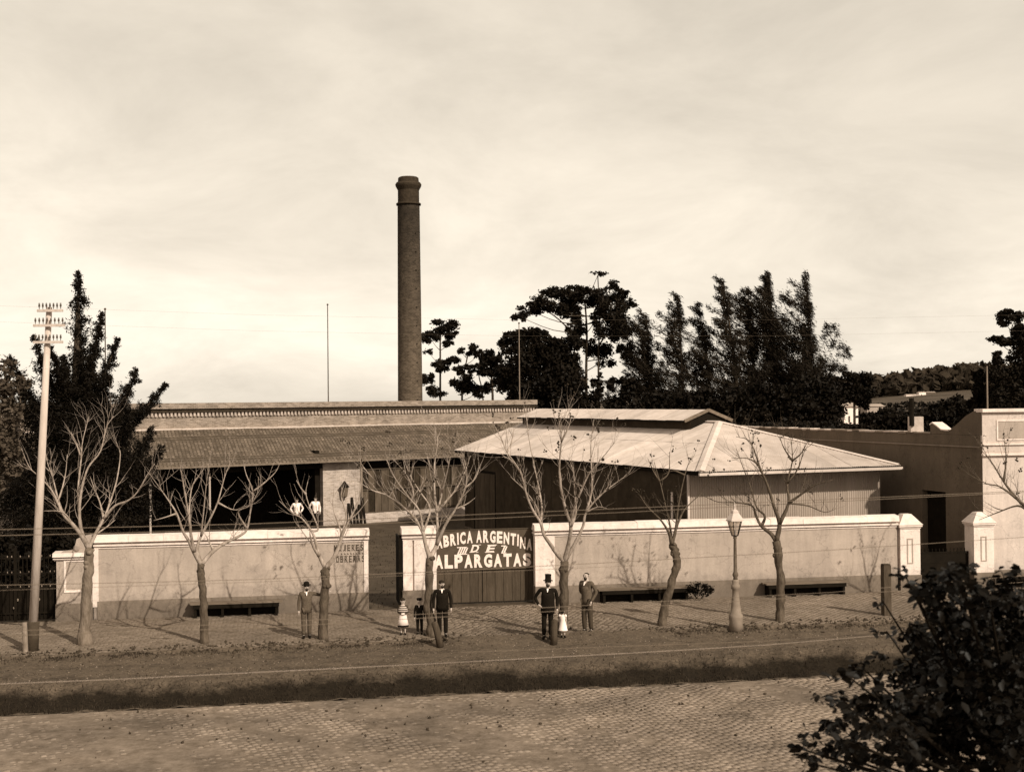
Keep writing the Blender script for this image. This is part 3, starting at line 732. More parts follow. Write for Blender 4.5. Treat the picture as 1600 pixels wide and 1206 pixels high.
# ------------------------------------------------------------------ iron fence at the far left
a, _ = ST.on(-60, 930); c, _ = ST.on(87, 930)
r = street_thing('iron_fence', 'dark ornamental iron fence with small pale bosses left of the wall pier', 'fence', 0)
b = MB()
for z in (.25, 1.05, 1.50, 2.0): b.box(a, c, .06, .10, z, z + .05)
b.build('rail', M['black'], r)
k = a; i = 0
while k < c:
    if i % 12 == 0: MB().box(k, k + .09, .04, .14, 0, 2.35).build('fence_post', M['black'], r)
    else:
        MB().box(k, k + .028, .07, .09, .1, 2.1 + .1 * (i % 2)).build('picket', M['black'], r)
    for z in (1.12, 1.58, 2.08):
        if (i * 7 + int(z * 10)) % 5 < 3: MB().ball((k + .07, .06, z), (.02, .02, .035), 6, 4).build('boss', M['ironpale'], r)
    if i % 5 == 2:
        for z, dx in ((.45, 0), (.7, .12)): MB().ball((k + dx, .055, z), (.028, .02, .05), 6, 4).build('boss', M['ironpale'], r)
    k += .13; i += 1
MB().box(a, c, .12, .16, .05, 1.0).build('kick_plate', M['black'], r)
# ------------------------------------------------------------------ benches against the wall
def bench(px0, px1, py, label, tiltpx=0):
    a, z = ST.on(px0, py, -.5); c, _ = ST.on(px1, py, -.5)
    mid = (a + c) / 2; h = (c - a) / 2
    p = ST.w(mid, -.32, 0); r = thing('bench', label, 'bench', p, ST.rz, 'plank benches along the street wall')
    for i in range(2): MB().box(-h + random.uniform(-.03, .03), h + random.uniform(-.03, .03), -.25 + i * .24, -.25 + i * .24 + .225, .43, .475).build('seat_plank', M['bench'], r)
    MB().box(-h + .1, h - .1, -.235, -.21, .30, .428).build('apron', M['black'], r)
    n = 4
    for i in range(n):
        x = -h + .18 + (2 * h - .36) * i / (n - 1)
        MB().box(x - .04, x + .04, -.20, .16, 0, .428).build('leg', M['black'], r)
    MB().box(-h + .12, h - .12, .17, .20, .02, .40).build('under_seat_shade', M['black'], r)  # dark sheet added to deepen the shade under the seat
bench(296, 441, 950, 'dark plank bench against the left wall between two bare trees')
bench(936, 1081, 925, 'dark plank bench beside the bushes behind the leaning bare tree')
bench(1196, 1326, 920, 'dark plank bench behind the bare tree right of the street lamp')
bench(1560, 1700, 893, 'dark plank bench in front of the neighbouring house at the right edge')

# ------------------------------------------------------------------ corrugated iron shed
Nn = Vector((6.84, 48.0, 4.22)); Rr = Vector((15.1, 51.1, 4.22)); sd = Vector((-10.04, 23.6, 0)).normalized()
SL = 25.6; Ll = Nn + sd * SL; BR = Rr + sd * SL
apex = (Nn + Rr) / 2 + sd * 5.9; apex.z = 5.90; A2 = apex + sd * (SL - 6.6)
sh = thing('iron_shed', 'large corrugated iron shed with hipped roof, raised ridge vent and dark shaded long side', 'shed', (Nn.x, Nn.y, 0))
SO = Vector((Nn.x, Nn.y, 0))
def corr_face(A, B, top, sheet_w, pitch, amp, name, mat_, parent, org, per=4, low=0.0, lap=None):
    """sheets of corrugated iron side by side on the plane A-B-top; each sheet is its own mesh"""
    eu = (B - A); L_ = eu.length; eu.normalize(); n = eu.cross(top[0] - A).normalized(); ev = n.cross(eu).normalized()
    if ev.z < 0: ev = -ev; 
    if n.z < 0 or (abs(n.z) < .01 and False): n = -n
    poly = [(0.0, 0.0)] if len(top) and abs((top[0] - A).dot(eu)) > 1e-3 else []
    poly += [((t - A).dot(eu), (t - A).dot(ev)) for t in top]
    if abs(poly[-1][0] - L_) > 1e-3: poly += [(L_, 0.0)]
    def vm(u):
        for (u0, v0), (u1, v1) in zip(poly, poly[1:]):
            if u0 <= u <= u1 and u1 > u0: return v0 + (v1 - v0) * (u - u0) / (u1 - u0)
        return poly[0][1] if u < poly[0][0] else poly[-1][1]
    ns = max(1, round(L_ / sheet_w)); sw = L_ / ns
    for i in range(ns):
        u0, u1 = i * sw, (i + 1) * sw + (.03 if i < ns - 1 else 0); k = max(4, int(sw / pitch * per))
        lift = (i % 2) * .005 + random.uniform(0, .003)
        segs = [(0.0, 1.0)] if not lap else [(0.0, lap + .02), (lap, 1.0)]
        for si, (f0, f1) in enumerate(segs):
            b = MB(); vs = []
            tl = random.uniform(-.004, .004)
            vfull = max(v for _, v in poly)
            jag = random.uniform(-.03, .03) if low == 0 and not si else 0
            for q in range(k + 1):
                u = u0 + (u1 - u0) * q / k; hmax = vm(min(u, L_))
                va = low + jag + 0 if f0 == 0 else min(hmax, vfull * f0); vb = min(hmax, vfull * f1)
                if vb < va: vb = va
                o_ = n * (math.sin(2 * math.pi * u / pitch) * amp + lift + si * .010 + tl * q / k)
                vs += [A + eu * u + ev * va + o_, A + eu * u + ev * vb + o_]
            fs = [(2 * q, 2 * q + 2, 2 * q + 3, 2 * q + 1) for q in range(k)]
            if max((vs[2 * q + 1] - vs[2 * q]).length for q in range(k + 1)) < .05: continue
            b.add(vs, fs); b.build(name, mat_, parent, True, org)
corr_face(Nn, Rr, [apex], .72, .088, .013, 'roof_sheet', M['zinc'], sh, SO, 5)
corr_face(Ll, Nn, [A2, apex], .76, .095, .010, 'roof_sheet', M['zinc'], sh, SO, 4, lap=.52)
corr_face(Rr, BR, [apex, A2], .76, .095, .010, 'roof_sheet', M['zinc'], sh, SO, 3)
corr_face(BR, Ll, [A2], .76, .095, .010, 'roof_sheet', M['zinc'], sh, SO, 3)
# walls stand inside the eaves
ins = .42
ed = (Rr - Nn).normalized()
n0 = Nn + ed * .12 + sd * 1.05; r0 = Rr - ed * .18 + sd * 1.05; l0 = Ll + ed * ins - sd * ins; b0 = BR - ed * ins - sd * ins
def flat(v, z): return Vector((v.x, v.y, z))
ZW = 4.12
corr_face(flat(n0, .1), flat(r0, .1), [flat(n0, ZW), flat(r0, ZW)], .80, .10, .026, 'wall_sheet', M['zincwall'], sh, SO, 6)
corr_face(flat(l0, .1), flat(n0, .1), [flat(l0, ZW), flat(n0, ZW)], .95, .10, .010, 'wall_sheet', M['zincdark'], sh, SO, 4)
corr_face(flat(r0, .1), flat(b0, .1), [flat(r0, ZW), flat(b0, ZW)], .95, .10, .010, 'wall_sheet', M['zincwall'], sh, SO, 3)
corr_face(flat(b0, .1), flat(l0, .1), [flat(b0, ZW), flat(l0, ZW)], .95, .10, .010, 'wall_sheet', M['zincwall'], sh, SO, 3)
MB().hull8([flat(p, 0) for p in (n0, r0, b0, l0)], [flat(p, .12) for p in (n0, r0, b0, l0)]).build('footing', M['plinth'], sh, org=SO)
# eaves boards, gutters, corner trims
def beam(p, q, w, h, name, m, parent, org, up=Vector((0, 0, 1)), ext=0):
    d = (q - p); L_ = d.length; d.normalize(); s = d.cross(up).normalized(); u = s.cross(d)
    p = p - d * ext; q = q + d * ext
    b = MB(); b.hull8([p - s * w / 2 - u * h / 2, p + s * w / 2 - u * h / 2, q + s * w / 2 - u * h / 2, q - s * w / 2 - u * h / 2],
                      [p - s * w / 2 + u * h / 2, p + s * w / 2 + u * h / 2, q + s * w / 2 + u * h / 2, q - s * w / 2 + u * h / 2])
    return b.build(name, m, parent, org=org)
dz = Vector((0, 0, 1))
beam(Nn - dz * .10 - sd * .02, Rr - dz * .10 - sd * .02, .10, .10, 'gutter', M['zinc'], sh, SO, ext=.05)
beam(Nn - dz * .05 + sd * .12, Rr - dz * .05 + sd * .12, .04, .10, 'fascia', M['black'], sh, SO)
beam(Ll - dz * .08 - ed * -.06, Nn - dz * .08 + ed * .06, .05, .12, 'fascia', M['black'], sh, SO)
beam(Rr - dz * .08 - ed * .06, BR - dz * .08 - ed * .06, .05, .12, 'fascia', M['black'], sh, SO)
soff = MB().hull8([v - dz * .16 for v in (Nn + sd * .1 + ed * .1, Rr + sd * .1 - ed * .1, BR - ed * .1, Ll + ed * .1)], [v - dz * .13 for v in (Nn + sd * .1 + ed * .1, Rr + sd * .1 - ed * .1, BR - ed * .1, Ll + ed * .1)])
soff.build('soffit', M['black'], sh, org=SO)
def cap_strip(p, q, w, m, name='hip_cap', side=None):
    d = (q - p).normalized(); s = d.cross(dz).normalized(); b = MB(); u = s.cross(d).normalized()
    for sg in (-1, 1):
        b.hull8([p + u * .045, q + u * .045, q + s * sg * w + u * (.045 - w * .30), p + s * sg * w + u * (.045 - w * .30)],
                [p + u * .065, q + u * .065, q + s * sg * w + u * (.065 - w * .30), p + s * sg * w + u * (.065 - w * .30)])
    b.build(name, m, sh, org=SO)
cap_strip(Nn + (apex - Nn) * .01, apex, .17, M['zincpale'])
cap_strip(Rr + (apex - Rr) * .01, apex, .13, M['zincpale'])
cap_strip(apex, A2, .15, M['zinc'], 'ridge_cap')
beam(n0 - dz * 2.2 - ed * .02 - sd * .03, flat(n0, .1) - ed * .02 - sd * .03, .07, .07, 'corner_trim', M['zinc'], sh, SO, up=sd)
beam(flat(n0, ZW) - ed * .02 - sd * .03, n0 - dz * 2.2 - ed * .02 - sd * .03, .07, .07, 'corner_trim', M['zinc'], sh, SO, up=sd)
pd = n0 + sd * 1.0 - ed * .12
MB().tube([flat(pd, .1), flat(pd, 3.35)], .045, 8).build('downpipe', M['coping'], sh, org=SO)
# raised ridge vent
cr = Vector((sd.y, -sd.x, 0))                          # across the ridge, to the right
mo = Vector((0, 0, 0)); m0 = apex + sd * .9; m1 = A2 - sd * .3
mz, me_, hw = 6.42, 5.98, 1.15
def mp_(base, off, z): return Vector((base.x + cr.x * off, base.y + cr.y * off, z))
corr_face(mp_(m1, -hw, me_), mp_(m0, -hw, me_), [mp_(m1, 0, mz), mp_(m0, 0, mz)], .76, .095, .009, 'vent_roof_sheet', M['zinc'], sh, SO, 4)
corr_face(mp_(m0, hw, me_), mp_(m1, hw, me_), [mp_(m0, 0, mz), mp_(m1, 0, mz)], .76, .095, .009, 'vent_roof_sheet', M['zinc'], sh, SO, 3)
for sg in (-1, 1):
    p0, p1 = mp_(m0, sg * .85, 0), mp_(m1, sg * .85, 0)
    b = MB(); b.hull8([flat(p0, 5.4), flat(p1, 5.4), flat(p1, 5.4) + cr * .04, flat(p0, 5.4) + cr * .04], [flat(p0, 5.96), flat(p1, 5.96), flat(p1, 5.96) + cr * .04, flat(p0, 5.96) + cr * .04])
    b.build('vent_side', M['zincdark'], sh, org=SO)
    beam(mp_(m0, sg * (hw + .03), me_ - .03) - sd * .08, mp_(m0, 0, mz - .01) - sd * .08, .05, .13, 'barge_board', M['bench'], sh, SO)
    beam(mp_(m0, sg * (hw), me_ - .05), mp_(m1, sg * (hw), me_ - .05), .04, .07, 'vent_fascia', M['black'], sh, SO)
b = MB(); b.add([mp_(m0, -.85, 5.5), mp_(m0, .85, 5.5), mp_(m0, .85, 6.06), mp_(m0, 0, 6.38), mp_(m0, -.85, 6.06)], [(0, 1, 2, 3, 4)])
b.build('vent_gable', M['black'], sh, org=SO)
# big door in the dark long side
wd = -(ed * 1.0)
nl = Vector((-sd.y, sd.x, 0)).normalized()
SHF = Frame((l0.x, l0.y), (-sd.x, -sd.y))
xa_, z1 = SHF.on(742, 745); xb_, _ = SHF.on(776, 745)
def shp(x, z, off): return SHF.w(x, off, z)
for (x0_, x1_, z0_, z1_) in ((xa_, xb_, 3.12, 3.24), (xa_, xa_ + .10, .1, 3.12), (xb_ - .10, xb_, .1, 3.12)):
    b = MB(); b.hull8([shp(x0_, z0_, -.07), shp(x1_, z0_, -.07), shp(x1_, z0_, -.02), shp(x0_, z0_, -.02)], [shp(x0_, z1_, -.07), shp(x1_, z1_, -.07), shp(x1_, z1_, -.02), shp(x0_, z1_, -.02)])
    b.build('door_frame', M['black'], sh, org=SO)
for i in range(4):
    x0_ = xa_ + .12 + i * (xb_ - xa_ - .24) / 4; x1_ = x0_ + (xb_ - xa_ - .24) / 4 - .015
    b = MB(); b.hull8([shp(x0_, .12, -.055), shp(x1_, .12, -.055), shp(x1_, .12, -.022), shp(x0_, .12, -.022)], [shp(x0_, 3.1, -.055), shp(x1_, 3.1, -.055), shp(x1_, 3.1, -.022), shp(x0_, 3.1, -.022)])
    b.build('door_board', M['brownwood'], sh, org=SO)
xa_, z1 = SHF.on(835, 750); xb_, _ = SHF.on(872, 760)
b = MB(); b.hull8([shp(xa_, z1 - .2, -.12), shp(xb_, z1 - .2, -.12), shp(xb_, z1 - .2, -.02), shp(xa_, z1 - .2, -.02)], [shp(xa_, z1 - .05, -.12), shp(xb_, z1 - .05, -.12), shp(xb_, z1 - .05, -.02), shp(xa_, z1 - .05, -.02)])
b.build('wall_batten', M['black'], sh, org=SO)

# ------------------------------------------------------------------ factory hall with tiled lean-to
fa = thing('factory_hall', 'long brick factory hall with dentilled parapet and tiled lean-to roof over dark gallery', 'factory', FA.o, FA.rz)
X0, X1 = -15.0, 18.7
ZB = 5.42
MB().box(X0, X1, 5.0, 5.45, 0, 6.12).build('hall_wall', M['brick'], fa)
MB().box(X0, X1, 4.97, 5.47, 6.122, 6.17).build('string_course', M['brick'], fa)
b = MB(); k = X0
while k < X1 - .1:
    b.box(k, k + .115, 4.87 + random.uniform(-.01, .01), 5.0, 6.172, 6.40 + random.uniform(-.012, .012)); k += .225
b.build('dentil', M['brickpale'], fa, kind='stuff')
MB().box(X0, X1, 5.0, 5.45, 6.172, 6.402).build('frieze', M['brick'], fa)
MB().box(X0 - .05, X1 + .05, 4.68, 5.52, 6.60, 6.92).build('parapet_coping', M['brick'], fa)
MB().box(X0, X1, 4.80, 5.47, 6.404, 6.598).build('cornice_shade_strip', M['chimdark'], fa)  # dark strip: shadow gap below the coping put into its colour
MB().box(X0, X1, 4.82, 5.0, 5.36, 5.50).build('flashing', M['mortar'], fa)
for y0_, y1_ in ((12, 20),): MB().box(X0, X1, 5.47, 17, 5.9, 6.0).build('hall_roof', M['zincdark'], fa)
MB().box(X0, X1, 16.6, 17, 0, 6.5).build('hall_back_wall', M['brick'], fa)
MB().box(X1 - .4, X1, 5.47, 16.6, 0, 6.5).build('hall_end_wall', M['brick'], fa)
# tiled roof: stepped courses
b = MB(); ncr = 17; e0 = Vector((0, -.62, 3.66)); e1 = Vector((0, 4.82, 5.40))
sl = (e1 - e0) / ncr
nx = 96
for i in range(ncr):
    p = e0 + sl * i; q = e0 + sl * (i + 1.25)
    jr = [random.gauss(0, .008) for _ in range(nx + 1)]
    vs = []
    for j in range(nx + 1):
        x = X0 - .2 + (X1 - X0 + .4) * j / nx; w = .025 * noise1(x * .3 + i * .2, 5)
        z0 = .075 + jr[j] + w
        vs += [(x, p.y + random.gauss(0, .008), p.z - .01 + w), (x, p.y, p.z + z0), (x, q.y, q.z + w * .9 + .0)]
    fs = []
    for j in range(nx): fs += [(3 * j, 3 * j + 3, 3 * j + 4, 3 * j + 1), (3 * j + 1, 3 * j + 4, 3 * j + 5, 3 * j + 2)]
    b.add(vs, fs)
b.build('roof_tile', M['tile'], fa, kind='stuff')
b = MB(); b.hull8([(X0, -.55, 3.58), (X1, -.55, 3.58), (X1, 4.9, 5.26), (X0, 4.9, 5.26)], [(X0, -.55, 3.64), (X1, -.55, 3.64), (X1, 4.9, 5.34), (X0, 4.9, 5.34)]); b.build('roof_deck', M['black'], fa)
MB().box(X0, X1, -.66, -.61, 3.56, 3.66).build('eaves_board', M['eave'], fa)
MB().box(X0, X1, .02, .2, 3.22, 3.46).build('wall_plate', M['black'], fa)
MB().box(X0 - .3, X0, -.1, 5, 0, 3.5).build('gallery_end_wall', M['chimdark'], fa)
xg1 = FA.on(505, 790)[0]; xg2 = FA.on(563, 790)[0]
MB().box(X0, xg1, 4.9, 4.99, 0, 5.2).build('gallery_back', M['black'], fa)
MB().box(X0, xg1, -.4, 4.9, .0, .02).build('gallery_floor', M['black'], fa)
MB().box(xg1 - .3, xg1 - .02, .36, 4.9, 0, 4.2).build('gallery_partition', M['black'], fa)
MB().box(xg1, xg2, 0, .35, 0, 3.5).build('brick_pier', M['brickpale'], fa)
for px in (329, 236):
    x = FA.on(px, 780)[0]; MB().tube([(x, .1, 1.3 if px == 329 else 0), (x, .1, 3.25)], .055, 8).build('gallery_post', M['poleL'], fa)
    if px == 329: MB().tube([(x, .1, 0), (x, .1, 1.3)], .06, 8).build('post_foot', M['black'], fa)
x = xg2 + .06; MB().tube([(x, -.6, 3.6), (x, -.14, 3.3), (x, -.08, 3.1), (x, -.08, .1)], .05, 8).build('downpipe', M['ironpale'], fa)
# boarded and glazed front
xw0, xw1 = xg2 + .12, FA.on(760, 790)[0] + 5
zsill = FA.on(600, 800)[1]; zmid = FA.on(600, 764)[1]; ztop = FA.on(600, 733)[1]
MB().box(xw0, xw1, .0, .3, 0, zsill).build('sill_wall', M['brickpale'], fa)
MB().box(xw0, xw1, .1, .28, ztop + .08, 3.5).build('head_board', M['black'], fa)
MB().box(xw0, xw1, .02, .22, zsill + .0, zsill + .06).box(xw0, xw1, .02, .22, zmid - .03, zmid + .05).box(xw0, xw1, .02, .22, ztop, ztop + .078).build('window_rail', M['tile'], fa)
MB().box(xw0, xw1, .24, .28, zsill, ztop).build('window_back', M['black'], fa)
k = xw0; i = 0
while k < xw1 - .2:
    w_ = .44
    for (z0_, z1_) in ((zsill + .06, zmid - .03), (zmid + .05, ztop)):
        dark = random.random() < .5
        MB().box(k + .035, k + w_ - .005, .12 if dark else .08, .14, z0_, z1_).build('pane' if dark else 'shutter_board', M['pane'] if dark else M['brownwood'], fa)
    MB().box(k - .0, k + .03, .04, .2, zsill + .06, ztop).build('mullion', M['brownwood'], fa)
    k += w_; i += 1
# wall lantern and stacked thing on the pier
xl, zl = FA.on(535, 765)
wlr = thing('wall_lantern', 'small dark iron lantern with peaked top hung on the pale brick wall', 'lantern', FA.w(xl, -.25, zl), FA.rz)
b = MB(); b.lathe([(.06, -.42), (.17, -.36), (.25, .12), (.26, .16)], 6); b.build('lamp_body', M['iron'], wlr)
MB().lathe([(.32, .162), (.12, .38), (.03, .5)], 6).build('lamp_cap', M['black'], wlr)
MB().box(-.02, .02, 0, .25, -.42, -.38).box(-.02, .02, 0, .25, .3, .34).build('bracket', M['black'], wlr)
xl, zl = FA.on(552, 800)
wr = thing('stacked_timber', 'dark pile of timber leaning at the corner of the pale brick wall', 'timber', FA.w(xl, -.4, 0), FA.rz)
for i in range(5):
    x = -.5 + i * .22; MB().hull8([(x, -.2, 0), (x + .12, -.2, 0), (x + .12, -.12, 0), (x, -.12, 0)], [(x + .1, .3, 1.2 + .35 * math.sin(i * 2)), (x + .22, .3, 1.2 + .35 * math.sin(i * 2)), (x + .22, .38, 1.2 + .35 * math.sin(i * 2)), (x + .1, .38, 1.2 + .35 * math.sin(i * 2))]).build('plank', M['black'], wr)

# ------------------------------------------------------------------ chimney stack
CD = 100.0; cb = V(641, 625, CD); cb.z = 0
def cw(py, w): return (CAM_H + (626.7 - py) / FPX * CD, w / 2 / FPX * CD)
st = thing('chimney_stack', 'tall round tapering brick chimney stack with dark moulded crown behind the factory', 'chimney', cb)
zt, rt = cw(318, 34.5); zb, rb = 0.0, cw(625, 39.5)[1] * 1.02
n = 40; b = MB(); rows = 60; uvs = []
b.lathe([(rb + (rt - rb) * i / rows, zb + (zt - zb) * i / rows) for i in range(rows + 1)], n)
me = b.mesh('shaft', M['chim'], True); uvl = me.uv_layers.new(name='UVMap')
for p in me.polygons:
    ang = [math.atan2(me.vertices[i].co.y, me.vertices[i].co.x) for i in p.vertices]
    for li, a_, vi in zip(p.loop_indices, ang, p.vertices):
        if max(ang) - min(ang) > 3 and a_ < 0: a_ += 2 * math.pi
        uvl.data[li].uv = (a_ * .95, me.vertices[vi].co.z)
nt_ = M['chim'].node_tree; bs_ = nt_.nodes['Principled BSDF']; src = bs_.inputs['Base Color'].links[0].from_socket
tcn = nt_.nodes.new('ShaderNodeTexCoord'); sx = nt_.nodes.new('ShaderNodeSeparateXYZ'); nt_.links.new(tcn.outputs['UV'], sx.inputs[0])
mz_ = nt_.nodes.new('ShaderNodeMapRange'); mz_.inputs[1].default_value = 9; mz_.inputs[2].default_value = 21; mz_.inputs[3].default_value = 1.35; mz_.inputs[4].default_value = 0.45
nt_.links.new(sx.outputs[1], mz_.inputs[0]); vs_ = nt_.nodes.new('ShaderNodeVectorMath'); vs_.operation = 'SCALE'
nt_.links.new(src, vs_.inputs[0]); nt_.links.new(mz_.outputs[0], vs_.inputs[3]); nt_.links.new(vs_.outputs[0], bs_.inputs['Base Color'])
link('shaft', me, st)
def zc(py): return cw(py, 1)[0]
MB().lathe([(rt + .0, zc(319)), (rt + .10, zc(320.5)), (rt + .11, zc(318)), (rt + .0, zc(316.5))], n).build('crown_band', M['chimdark'], st, True)
MB().lathe([(rt * .97, zc(317)), (rt * .965, zc(297))], n).build('crown_neck', M['chimdark'], st)
MB().lathe([(rt * .97, zc(297)), (cw(0, 40)[1], zc(291)), (cw(0, 41)[1], zc(288)), (cw(0, 37)[1], zc(285))], n).build('crown_moulding', M['chimdark'], st)
MB().lathe([(cw(0, 33)[1], zc(285)), (cw(0, 32)[1], zc(278)), (cw(0, 28)[1], zc(276.5))], n).build('crown_rim', M['chimdark'], st)
b = MB()
for zz in np.arange(7, 21, 1.4):
    r_ = rb + (rt - rb) * zz / zt; a_ = rad(-52); b.box(math.cos(a_) * r_, math.cos(a_) * r_ + .1, math.sin(a_) * r_ - .05, math.sin(a_) * r_, zz, zz + .05)
b.build('climbing_iron', M['black'], st)
# ------------------------------------------------------------------ neighbouring house on the right
pq = ST.w(ST.on(1537, 880, .45)[0], .45, 0)
NH = thing('neighbour_house', 'rendered house with panelled white parapet front and long grey side wall with dark doorway', 'house', pq)
QO = Vector((pq.x, pq.y, 0))
pw = Vector((-5.05, 14.7, 0)).normalized(); pn = Vector((-pw.y, pw.x, 0)) * 1.0   # pn points left
if pn.x > 0: pn = -pn
ZP = 5.50
PWL = 34
PF = Frame((pq + pw * PWL).xy, (-pw.x, -pw.y))         # side wall plane, along towards the street
def pbox(x0_, x1_, y0_, y1_, z0_, z1_, name, m):
    b = MB(); b.hull8([PF.w(x0_, y0_, z0_), PF.w(x1_, y0_, z0_), PF.w(x1_, y1_, z0_), PF.w(x0_, y1_, z0_)], [PF.w(x0_, y0_, z1_), PF.w(x1_, y0_, z1_), PF.w(x1_, y1_, z1_), PF.w(x0_, y1_, z1_)])
    return b.build(name, m, NH, org=QO)
sgn = 1 if (PF.b.dot(pn) < 0) else -1                  # +b must point into the house
dx0 = PF.on(1441, 800)[0]; dx1 = PF.on(1478, 800)[0]; dz1 = PF.on(1460, 767)[1]
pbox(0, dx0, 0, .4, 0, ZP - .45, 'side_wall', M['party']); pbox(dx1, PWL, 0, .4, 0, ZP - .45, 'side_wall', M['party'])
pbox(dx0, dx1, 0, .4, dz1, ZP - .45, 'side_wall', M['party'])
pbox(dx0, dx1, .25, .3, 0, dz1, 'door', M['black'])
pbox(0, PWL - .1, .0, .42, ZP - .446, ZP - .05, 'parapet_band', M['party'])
pbox(0, PWL - .1, -.05, .42, ZP - .50, ZP - .448, 'string_course', M['plinth'])
b = MB(); x = 0                                        # uneven pale coping tiles on the side wall
while x < PWL - 3.2:
    w_ = random.uniform(.3, .6); zz = random.gauss(0, .015)
    pbox(x, x + w_ - .02, -.04, .46, ZP - .048 + zz, ZP + .01 + zz, 'coping_tile', M['mortar'] if random.random() < .6 else M['plinth']); x += w_
# raised end of the side wall sweeping up to the front parapet
zf = 6.42
prof = [(PWL - 3.0, ZP - .04), (PWL - 3.0, ZP + .28), (PWL - 2.85, ZP + .36), (PWL - 2.6, ZP + .25), (PWL - 2.3, ZP + .10), (PWL - 1.9, ZP + .08), (PWL - 1.5, ZP + .30), (PWL - .9, ZP + .66), (PWL - .45, zf - .08), (PWL - .0, zf - .08), (PWL, ZP - .04)]
b = MB(); n = len(prof)
b.add([PF.w(x_, y_, z_) for y_ in (0, .4) for x_, z_ in prof], [tuple(range(n))[::-1], tuple(range(n, 2 * n))] + [(i, (i + 1) % n, n + (i + 1) % n, n + i) for i in range(n)])
b.build('swept_parapet', M['party'], NH, org=QO)
b = MB(); n = 5; pc = prof[1:6]
b.add([PF.w(x_, y_, z_ + d_) for d_ in (.003, .05) for y_ in (-.04, .44) for x_, z_ in pc], [(i, i + 1, n + i + 1, n + i) for i in range(n - 1)] + [(2 * n + i, 3 * n + i, 3 * n + i + 1, 2 * n + i + 1) for i in range(n - 1)] + [(i, 2 * n + i, 2 * n + i + 1, i + 1) for i in range(n - 1)])
b.build('scroll_coping', M['coping'], NH, org=QO)
# front, parallel to the street
def fbox(x0_, x1_, y0_, y1_, z0_, z1_, name, m, par=NH, **kw):
    o_ = ST.loc(pq); b = MB()
    q = lambda x_, y_, z_: ST.w(o_.x + x_, o_.y + y_, z_)
    b.hull8([q(x0_, y0_, z0_), q(x1_, y0_, z0_), q(x1_, y1_, z0_), q(x0_, y1_, z0_)], [q(x0_, y0_, z1_), q(x1_, y0_, z1_), q(x1_, y1_, z1_), q(x0_, y1_, z1_)])
    return b.build(name, m, par, org=QO, **kw)
FW = 9.0
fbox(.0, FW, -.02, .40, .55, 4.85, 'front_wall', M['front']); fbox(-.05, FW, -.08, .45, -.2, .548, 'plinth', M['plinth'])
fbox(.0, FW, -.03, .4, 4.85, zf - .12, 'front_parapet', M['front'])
fbox(-.05, FW, -.16, .45, zf - .118, zf, 'parapet_cap', M['coping'])
fbox(-.02, FW, -.13, .02, 4.72, 4.79, 'moulding', M['coping']); fbox(-.02, FW, -.10, .02, 5.10, 5.15, 'moulding', M['coping'])
fbox(.55, 3.6, -.06, -.032, zf - .46, zf - .40, 'panel_frame', M['coping']); fbox(.55, 3.6, -.06, -.032, zf - 1.15, zf - 1.10, 'panel_frame', M['coping'])
fbox(.55, .61, -.06, -.032, zf - 1.10, zf - .46, 'panel_frame', M['coping'])
fbox(.62, 3.6, -.04, -.031, zf - 1.09, zf - .47, 'parapet_panel', M['wall'])
fbox(4.2, 5.3, -.06, .0, 1.3, 3.6, 'window', M['black'])
pbox(0.2, PWL - .6, .45, 9, 4.7, 4.9, 'flat_roof', M['plinth'])
pbox(0, .4, .42, 9, 0, 5.2, 'back_wall', M['party'])
# little vent block on the wall top
px_ = PF.on(1424, 665)[0]; vb = PF.w(px_, .2, ZP)
cp = thing('vent_block', 'small pale masonry vent block with dark pipe standing on the long side wall', 'vent', vb)
zt_ = PF.on(1424, 651)[1] - ZP; zq = PF.on(1419, 622)[1] - ZP
MB().box(-.25, .25, -.2, .2, 0.0, zt_).build('block', M['mortar'], cp)
MB().tube([(-.22, -.23, zt_ * .4), (-.22, -.23, zq)], .10, 8).build('pipe', M['black'], cp)
fp = ST.loc(pq)
def pole(name, label, cat, p, h, r0, r1, m, lean=(0, 0), parts=None, group=None):
    t = thing(name, label, cat, p, 0, group)
    MB().tube([(0, 0, 0), (lean[0] * h, lean[1] * h, h)], [r0, r1], 10).build('shaft', m, t)
    return t
q = V(1543, 640, 62); hh = V(1546, 572, 62).z
pole('mast', 'thin pale mast rising behind the parapet of the neighbouring house', 'mast', (q.x, q.y, 0), hh, .05, .035, M['ironpale'])
for px, pt, D, lab in ((513, 476, 92, 'thin dark lightning mast above the middle of the factory parapet'), (812, 505, 92, 'thin pale mast in front of the dense trees at the parapet end'), (165, 483, 72, 'thin mast rising behind the dark conifer at left')):
    q = V(px, 625, D); hh = V(px + 1, pt, D).z
    t = pole('mast', lab, 'mast', (q.x, q.y, 0), hh, .05, .03, M['ironpale'] if px == 812 else M['post'], group='thin masts behind the factory')
    MB().ball((0, 0, hh), .07, 6, 4).build('finial', M['post'], t)
